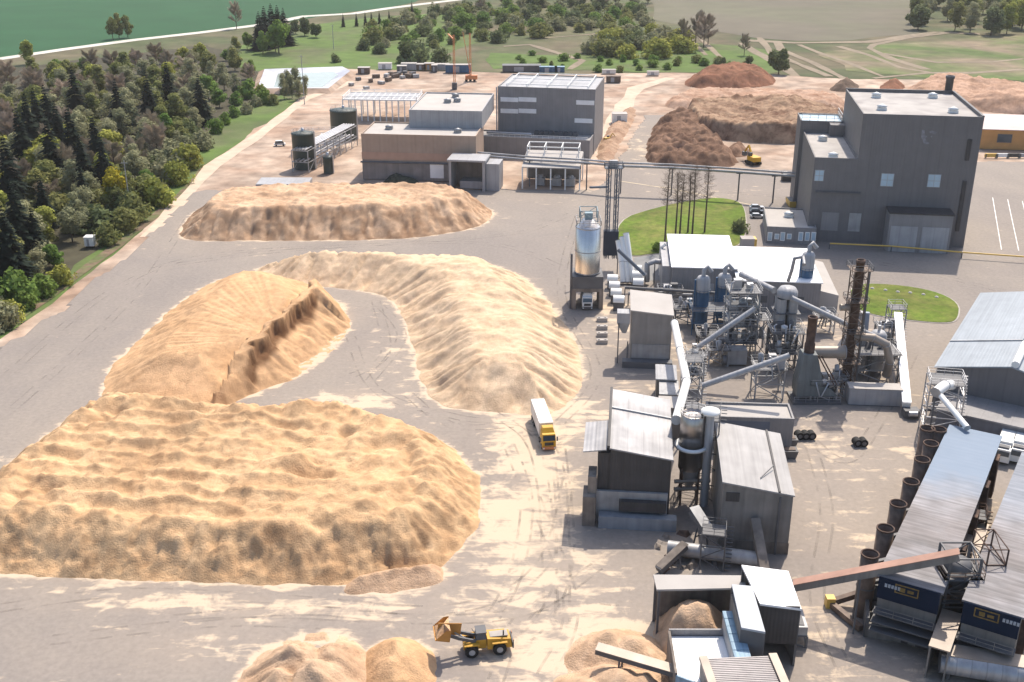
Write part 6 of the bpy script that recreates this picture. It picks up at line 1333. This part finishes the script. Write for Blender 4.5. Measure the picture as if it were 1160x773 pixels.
def leafy(seed, h, r, n, leaf, base=.25, shape=1):
    rr = random.Random(seed); m = M(); cl = []
    for k in range(22):
        t = rr.random(); z = h*(base+(1-base)*t*.93); rad = r*math.sin(math.pi*min(1, .12+t*.85))**.6
        a = rr.uniform(0, 6.28); d = rad*rr.uniform(.1, .8); cl.append((Vector((d*math.cos(a), d*math.sin(a), z)), r*rr.uniform(.26, .5)))
    for _ in range(n):
        c, q = rr.choice(cl); v = rv(rr); p = c+v*q*rr.uniform(.65, 1.08); p.z = max(p.z, .1)
        nrm = (v+rv(rr)*.7).normalized(); a = nrm.orthogonal().normalized(); bb = nrm.cross(a); s = leaf*rr.uniform(.6, 1.3)
        card(m, p, a*s, bb*s*.8)
    return m, cl
def twiggy(seed, h, r, n, base=.2):
    rr = random.Random(seed); m = M(); tr = M()
    br = []
    for k in range(26):
        t = rr.random(); z = h*(base+(.75-base)*t); a = rr.uniform(0, 6.28); L = r*rr.uniform(.6, 1.1)*(1-.4*t)
        p = Vector((0, 0, z)); q = Vector((L*math.cos(a), L*math.sin(a), z+h*rr.uniform(.12, .25))); tr.tube([p, q], [.12, .04], 4, False); br.append((p, q))
    for _ in range(n):
        p, q = rr.choice(br); s = p.lerp(q, rr.uniform(.3, 1.1)); d = ((q-p).normalized()+Vector((0, 0, .7))+rv(rr)*.9).normalized(); L = rr.uniform(.5, 1.3); w_ = d.orthogonal().normalized()*rr.uniform(.035, .07); s = s+rv(rr)*rr.uniform(0, .9)
        e = s+d*L; m.add([s-w_, s+w_, e], [(0, 1, 2)])
    return m, tr
def trunkmesh(h, r, cl=(), k=8): 
    m = M().tube([(0, 0, -.6), (0, 0, h*.4), (.1, .1, h*.85)], [r, r*.7, r*.15], 8)
    for c, q in list(cl)[:k]: m.tube([(0, 0, c.z*.6), tuple(c)], [r*.4, r*.1], 5, False)
    return m
def spruce(seed, h, r):
    rr = random.Random(seed); m = M(); n = 24
    for i in range(n):
        t = i/(n-1); z = h*(.06+.92*t); R_ = r*(1-t)**.75*rr.uniform(.8, 1.12)+.12; k = int(9+13*(1-t))
        for j in range(k):
            a = rr.uniform(0, 6.28); d = Vector((math.cos(a), math.sin(a), -.35*rr.uniform(.5, 1.4))).normalized(); L = R_*rr.uniform(.7, 1.15); s = Vector((-math.sin(a), math.cos(a), 0))
            p0 = Vector((0, 0, z)); w_ = .26*L+.3
            for q in range(2):
                u0, u1 = q/2, (q+1)/2+.08; tilt = Vector((0, 0, rr.uniform(-.25, .25)))
                m.add([p0+d*L*u0-s*w_*(1-u0*.2), p0+d*L*u0+s*w_*(1-u0*.2)+tilt, p0+d*L*u1+s*w_*(1-u1)*.9-Vector((0, 0, .25*q)), p0+d*L*u1-s*w_*(1-u1)*.9-Vector((0, 0, .25*q))], [(0, 1, 2, 3)])
    return m
TPL = {}
def tpl(kind, crown, trunk, cm, name, lh):
    e = bpy.data.objects.new(name, None); 
    def mk(mm, nm, mt):
        o = mm.build(nm, mt); COL.objects.unlink(o); return o.data
    TPL.setdefault(kind, []).append((mk(crown, 'crown', cm), mk(trunk, 'trunk', m_bark) if trunk else None, name, lh))
for s in (1, 2, 3): tpl('spruce', spruce(s, 22, 4.6), trunkmesh(20, .3), l_spruce, 'spruce_tree', 22)
for kind, mt, h, r, n, lf in (('olive', l_olive, 15, 4.6, 3600, .3), ('yellow', l_yel, 13, 4.4, 3400, .3), ('green', l_grn, 12, 4.4, 3400, .3), ('ggrey', l_gg, 16, 4.5, 3600, .22), ('dark', l_dk, 10, 4.6, 3000, .34), ('bright', l_brt, 12, 4.2, 3000, .3)):
    for s in (1, 2, 3):
        m, cl = leafy(s*7+len(kind), h, r, n, lf); tpl(kind, m, trunkmesh(h, .25, cl), mt, 'broadleaf_tree', h)
for s in (1, 2, 3): m, tr = twiggy(s, 17, 4.6, 11000); t_ = trunkmesh(16, .28); t_.v, t_.f, t_.s = t_.v, t_.f, t_.s; n0 = len(t_.v); t_.v += tr.v; t_.f += [tuple(i+n0 for i in f) for f in tr.f]; t_.s += tr.s; tpl('bare', m, t_, l_bare, 'bare_tree', 17)
for kind, mt in (('bgreen', l_grn), ('bdark', l_dk), ('bolive', l_olive), ('bgg', l_gg), ('byel', l_yel)):
    for s in (1, 2): m, cl = leafy(s*5+len(kind)*3, 5, 4.2, 1100, .3, 0.02); tpl(kind, m, None, mt, 'bush', 5)
tr_ = random.Random(77)
def plant(kind, p, h, label, cat='tree', group=None, wide=1):
    cr, tk, nm, lh = tr_.choice(TPL[kind]); s = h/lh
    z = -.35
    if tk is None:
        o = bpy.data.objects.new(nm, cr); COL.objects.link(o)
    else:
        o = bpy.data.objects.new(nm, None); COL.objects.link(o)
        for n_, d_ in (('crown', cr), ('trunk', tk)):
            c = bpy.data.objects.new(n_, d_); COL.objects.link(c); c.parent = o
    o.location = (p[0], p[1], z); o.rotation_euler = (0, 0, tr_.uniform(0, 6.28)); o.scale = (s*wide, s*wide, s)
    return tag(o, label, cat, group)
# landmark spruces: base found from the tip, standing in the wood at a chosen height
def tip(px, py, h): return G(px, py, h)
LM = [(80, 74, 22, 'spire-topped'), (129, 88, 20, 'lone slim'), (164, 80, 21, 'broad'), (187, 67, 20, 'tall'), (223, 82, 18, 'slim'), (48, 94, 21, 'tall'), (36, 98, 22, 'shaggy'), (26, 104, 22, 'ragged'), (17, 120, 22, 'leaning'), (51, 130, 22, 'dense'), (75, 118, 21, 'bushy'),
      (103, 128, 19, 'compact'), (2, 150, 22, 'edge-cut'), (60, 112, 20, 'narrow'), (10, 200, 20, 'shaded'), (88, 150, 18, 'squat'), (0, 230, 20, 'cropped'), (112, 150, 17, 'short')]
used = []
for i, (px, py, h, wd) in enumerate(LM):
    p = tip(px, py, h); used.append((p.x, p.y))
    lbl = {0: 'spire-topped dark spruce standing highest in the near half of the wood', 1: 'lone slim dark spruce rising between yellow-green crowns', 2: 'broad dark spruce in the middle of the wood', 3: 'tall dark spruce farthest back in the wood, toward the country road', 4: 'slim dark spruce nearest the bright grass strip',
           12: 'dark spruce cut by the picture edge at mid height of the wood'}.get(i, 'dark spruce in the dense spruce clump at the near corner of the wood')
    plant('spruce', tip(px, py, h+3), h+3, lbl, 'spruce', None if i in (0, 1, 2, 3, 4, 12) else 'spruces of the dense dark clump', 1.35)
for i, (px, py, h) in enumerate([(298, 6, 24), (306, 3, 24), (313, 5, 23), (320, 8, 22), (292, 12, 22)]):
    p = tip(px, py, h); plant('spruce', p, h, 'tall black-green conifer in the tight clump beside the country road', 'spruce', 'conifer clump beside the country road', 1.7)
wood = [v for v in chaikin([G(-260, 520), G(-10, 372), G(45, 325), G(92, 276), G(135, 250), G(186, 205), G(216, 160), G(255, 122), G(290, 100), G(288, 78), G(262, 66), G(200, 66), G(0, 96), G(-200, 130)], 1)]
def inpoly(x, y, poly):
    d, _ = inside_dist(np.array([x]), np.array([y]), poly); return d[0]
cand = []; rr = random.Random(31); tries = 0
while len(cand) < 285 and tries < 30000:
    tries += 1; y = rr.uniform(170, 640); x = rr.uniform(-330, -80)
    if inpoly(x, y, wood) < 1: continue
    # outside the view
    u = x/(y*math.cos(PITCH)+CH*math.sin(PITCH))*F+580
    if u < -40: continue
    md = 6.4+max(0, (y-260))*.02
    if any((x-a)**2+(y-b2)**2 < md*md for a, b2 in cand) or any((x-a)**2+(y-b2-2)**2 < 30 for a, b2 in used): continue
    cand.append((x, y))
ZN = lambda y: 'near end' if y < 300 else ('middle' if y < 420 else 'far end')
KL = {'bare': 'leafless purple-brown tree', 'ggrey': 'grey-green budding tree', 'olive': 'olive-green tree in first leaf', 'yellow': 'yellow-green tree in fresh leaf', 'green': 'fresh green leafy tree', 'spruce': 'dark young spruce', 'dark': 'dark green leafy tree'}
for x, y in cand:
    e = inpoly(x, y, wood); q = float(fbm(np.array(x*.02), np.array(y*.02), 9)); u = rr.random()
    near = (x, y)
    dark = y < 330 and x < -125
    if e < 7 and u < .55: k = rr.choice(['green', 'ggrey', 'olive', 'green', 'ggrey'])
    elif dark and u < .4: k = 'spruce'
    elif q > .56: k = rr.choice(['bare', 'bare', 'yellow', 'ggrey', 'olive'])
    elif q < .44: k = rr.choice(['yellow', 'olive', 'ggrey', 'olive'])
    else: k = rr.choice(['ggrey', 'olive', 'yellow', 'ggrey', 'bare', 'green'])
    if math.hypot(x-G(101, 280).x, y-G(101, 280).y) < 9 or math.hypot(x-G(101, 288).x-3, y-G(101, 288).y) < 8: continue
    h = {'spruce': 17, 'bare': 16, 'ggrey': 15, 'olive': 14, 'yellow': 13, 'green': 10, 'dark': 12}[k]*rr.uniform(.72, 1.02)
    if e < 5: h *= .75
    z = ZN(y); plant(k, (x, y), h, KL[k]+' among the crowns at the '+z+' of the wood', 'tree', KL[k]+', '+z+' of the wood', rr.uniform(1.15, 1.45))
plant('bright', G(134, 240), 13, 'vivid yellow flowering tree at the wood edge behind the kiosk', 'tree')
# bushes along the wood edge and around the pond
EB = [(70, 322), (30, 350), (12, 362), (50, 335), (122, 276), (165, 228), (178, 232), (185, 225), (200, 208), (215, 190), (232, 168), (245, 150), (255, 140), (265, 132), (280, 128), (290, 120), (300, 117), (310, 118), (268, 118), (3, 372), (20, 345), (142, 262), (152, 250), (296, 108), (283, 110)]
for px, py in EB: p = G(px, py); plant(rr.choice(['bgreen', 'bgg', 'bolive', 'byel', 'bgreen']), p, rr.uniform(4, 7.5), 'low leafy bush on the grassy fringe of the wood', 'bush', 'bushes fringing the wood')
for i, (px, py) in enumerate([(322, 112), (331, 110), (339, 113), (346, 110), (336, 104), (326, 104)]): plant('ggrey', G(px, py), rr.uniform(9, 12), 'young grey-green tree in the clump in front of the lined pond', 'tree', 'young trees in front of the pond')
for i, (px, py) in enumerate([(316, 60), (312, 58)]): plant('green', G(px, py), [19, 13][i], ['tall pale green poplar-like tree on the near side of the conifer clump', 'smaller pale green tree leaning against the tall one'][i], 'tree')
for i, (px, py, k, h) in enumerate([(135, 43, 'olive', 15), (128, 44, 'olive', 14), (145, 42, 'olive', 13), (268, 32, 'bare', 18), (33, 72, 'yellow', 12), (345, 40, 'dark', 10), (335, 38, 'dark', 8), (358, 42, 'dark', 9), (280, 55, 'green', 10), (298, 60, 'green', 12), (268, 62, 'olive', 10)]):
    plant(k, G(px, py), h, ['round olive tree at the crop field edge, middle of three', 'round olive tree at the crop field edge, away from the conifers', 'round olive tree at the crop field edge, toward the conifers', 'large leafless tree standing over the country road', 'yellow-green tree against the pale country road near the frame edge', 'dark tree of the small group on the meadow, middle one',
                                   'dark tree of the small group on the meadow, next to the poplar', 'dark tree of the small group on the meadow, outermost', 'green tree below the conifer clump', 'green tree between poplar and wood', 'olive tree at the far tip of the wood'][i], 'tree')
# scrubland behind the plant
def scatter(poly_px, n, kinds, hr, lab, cat, grp, md=9):
    poly = GP(poly_px); xs = [p.x for p in poly]; ys = [p.y for p in poly]; got = []; t = 0
    while len(got) < n and t < n*60:
        t += 1; x = rr.uniform(min(xs), max(xs)); y = rr.uniform(min(ys), max(ys))
        if inpoly(x, y, poly) < 0 or any((x-a)**2+(y-b2)**2 < md*md for a, b2 in got): continue
        got.append((x, y)); plant(rr.choice(kinds), (x, y), rr.uniform(*hr), lab, cat, grp, rr.uniform(.9, 1.5))
scatter([(400, 45), (420, 28), (480, 18), (560, 8), (700, 6), (740, 20), (730, 36), (640, 38), (560, 48), (480, 55), (410, 52)], 130, ['bgreen', 'bgg', 'bolive', 'bdark', 'bgg'], (3.5, 8.5), 'dark grey-green bush in the wide scrub belt beyond the plant', 'bush', 'bushes of the wide scrub belt', 11)
scatter([(668, 62), (672, 48), (700, 40), (760, 42), (786, 56), (780, 64), (720, 66)], 30, ['bdark', 'byel', 'bolive', 'bgg'], (6, 9), 'dark bush in the thick clump behind the sandy lane', 'bush', 'bushes in the thick clump behind the sandy lane', 8)
scatter([(560, 75), (600, 60), (660, 66), (720, 70), (800, 66), (840, 78), (700, 82), (600, 80)], 26, ['bgreen', 'bolive', 'bgreen'], (2, 4), 'small green bush dotted on the rough grass behind the sandy lane', 'bush', 'small bushes on the rough grass', 10)
scatter([(1034, 34), (1040, -6), (1200, -8), (1230, 44), (1160, 42), (1100, 38)], 70, ['ggrey', 'olive', 'yellow', 'dark', 'ggrey'], (15, 21), 'tree of the copse at the top corner, above the dark tower', 'tree', 'trees of the copse above the dark tower', 6.5)
scatter([(545, 12), (560, -6), (735, -6), (735, 12)], 30, ['dark', 'ggrey', 'bare'], (9, 15), 'tree of the distant belt along the upper edge behind the scrub', 'tree', 'trees of the distant belt', 12)
scatter([(-30, 380), (40, 322), (88, 278), (135, 250), (186, 208), (230, 160), (200, 150), (100, 190), (0, 240), (-60, 300)], 70, ['bgg', 'bolive', 'bdark'], (4, 7), 'undergrowth bush between the tree trunks at the near end of the wood', 'bush', 'undergrowth bushes of the wood', 5)
for i, (px, py) in enumerate([(466, 70), (476, 66), (498, 72), (412, 56), (430, 60), (447, 44), (380, 70)]): plant('bdark', G(px, py), [11, 9, 8, 6, 6, 7, 4][i], ['large round dark bush behind the far builders row', 'dark bush next to the large round one', 'small dark bush near the ochre cabin', 'dark bush on the meadow edge', 'second dark bush on the meadow edge', 'dark bush below the line of young conifers', 'low bush in the middle of the meadow'][i], 'bush')
for i, px in enumerate((389, 404, 414, 421, 430, 441, 467)): plant('spruce', G(px, 22-(i*.8)+8), 9+(i == 6)*6, 'small dark conifer in the line along the country road and meadow', 'conifer', 'young conifers along the road')
for i, (px, py, h) in enumerate([(774, 52, 17), (788, 48, 20), (797, 54, 21), (802, 50, 18), (843, 62, 12), (882, 84, 13), (848, 80, 7), (816, 82, 8)]):
    plant('bare' if i < 5 else 'dark', G(px, py), h, ['slim leafless tree at the fallow field corner, first of four', 'tall leafless tree at the fallow field corner, second of four', 'tallest leafless tree at the fallow field corner, third of four', 'leafless tree at the fallow field corner, fourth of four', 'lone thin leafless tree between field corner and tracks', 'round dark green tree beside the dirt tracks', 'small dark tree left of the tracks', 'small dark tree behind the red-brown mound'][i].replace('left of', 'before'), 'tree')
# tall thin-crowned trees standing on the lawn
def lawn_tree(i, px, pyb, pyt, lb):
    p = G(px, pyb); h = HT(px, pyb, pyt); r = random.Random(i); o = thing('bare_tree', lb, 'tree', (p.x, p.y, .1))
    pts = [(0, 0, 0), (.1, .1, h*.5), (r.uniform(-.4, .4), .2, h)]; M().tube(pts, [.28, .2, .07], 8).build('trunk', m_bark, o)
    m = M()
    for k in range(150):
        z = h*r.uniform(.5, 1); a = r.uniform(0, 6.28); L = r.uniform(.8, 3.2)*(1.25-z/h*.6); e = Vector((L*math.cos(a), L*math.sin(a), z+L*r.uniform(.1, .7))); m.tube([(0.05, .1, z), e], [.035, .012], 3, False)
        for q in range(3): s = Vector((.05, .1, z)).lerp(e, r.uniform(.4, 1)); t = s+rv(r)*.9+Vector((0, 0, .3)); m.tube([s, t], [.02, .008], 3, False)
    m.build('crown', m_bark, o)
for i, (px, pb, pt) in enumerate([(753, 276, 192), (765, 268, 196), (770, 266, 198), (779, 264, 196), (784, 266, 192), (798, 264, 190)]):
    lawn_tree(i, px, pb, pt, ['tall bare tree at the lawn corner beside the dazzling white roof', 'slender bare tree second in the row on the lawn', 'slender bare tree third in the row on the lawn', 'slender bare tree fourth in the row on the lawn', 'slender bare tree fifth in the row on the lawn', 'slender bare tree at the far end of the lawn row'][i])
plant('bdark', G(838, 262, .2), 4, 'round dark shrub on the lawn near the parked cars', 'shrub')
plant('bgreen', G(745, 284, .2), 2.5, 'low green shrub at the lawn corner near the white roof', 'shrub')
# haze
HZ = 0.00006
if HZ:
    m = bpy.data.materials.new('thin_haze'); m.use_nodes = True; t = m.node_tree; t.nodes.clear(); o = t.nodes.new('ShaderNodeOutputMaterial'); v = t.nodes.new('ShaderNodeVolumePrincipled')
    v.inputs['Density'].default_value = HZ; v.inputs['Color'].default_value = (.96, .95, .95, 1); v.inputs['Anisotropy'].default_value = .3; t.links.new(v.outputs[0], o.inputs['Volume'])
    h = M().box(-3600, 3600, -500, 6100, -2, 99).build('haze', m); h['kind'] = 'stuff'
for o in WT: 
    if '_w' in o: del o['_w']
bpy.context.view_layer.update()
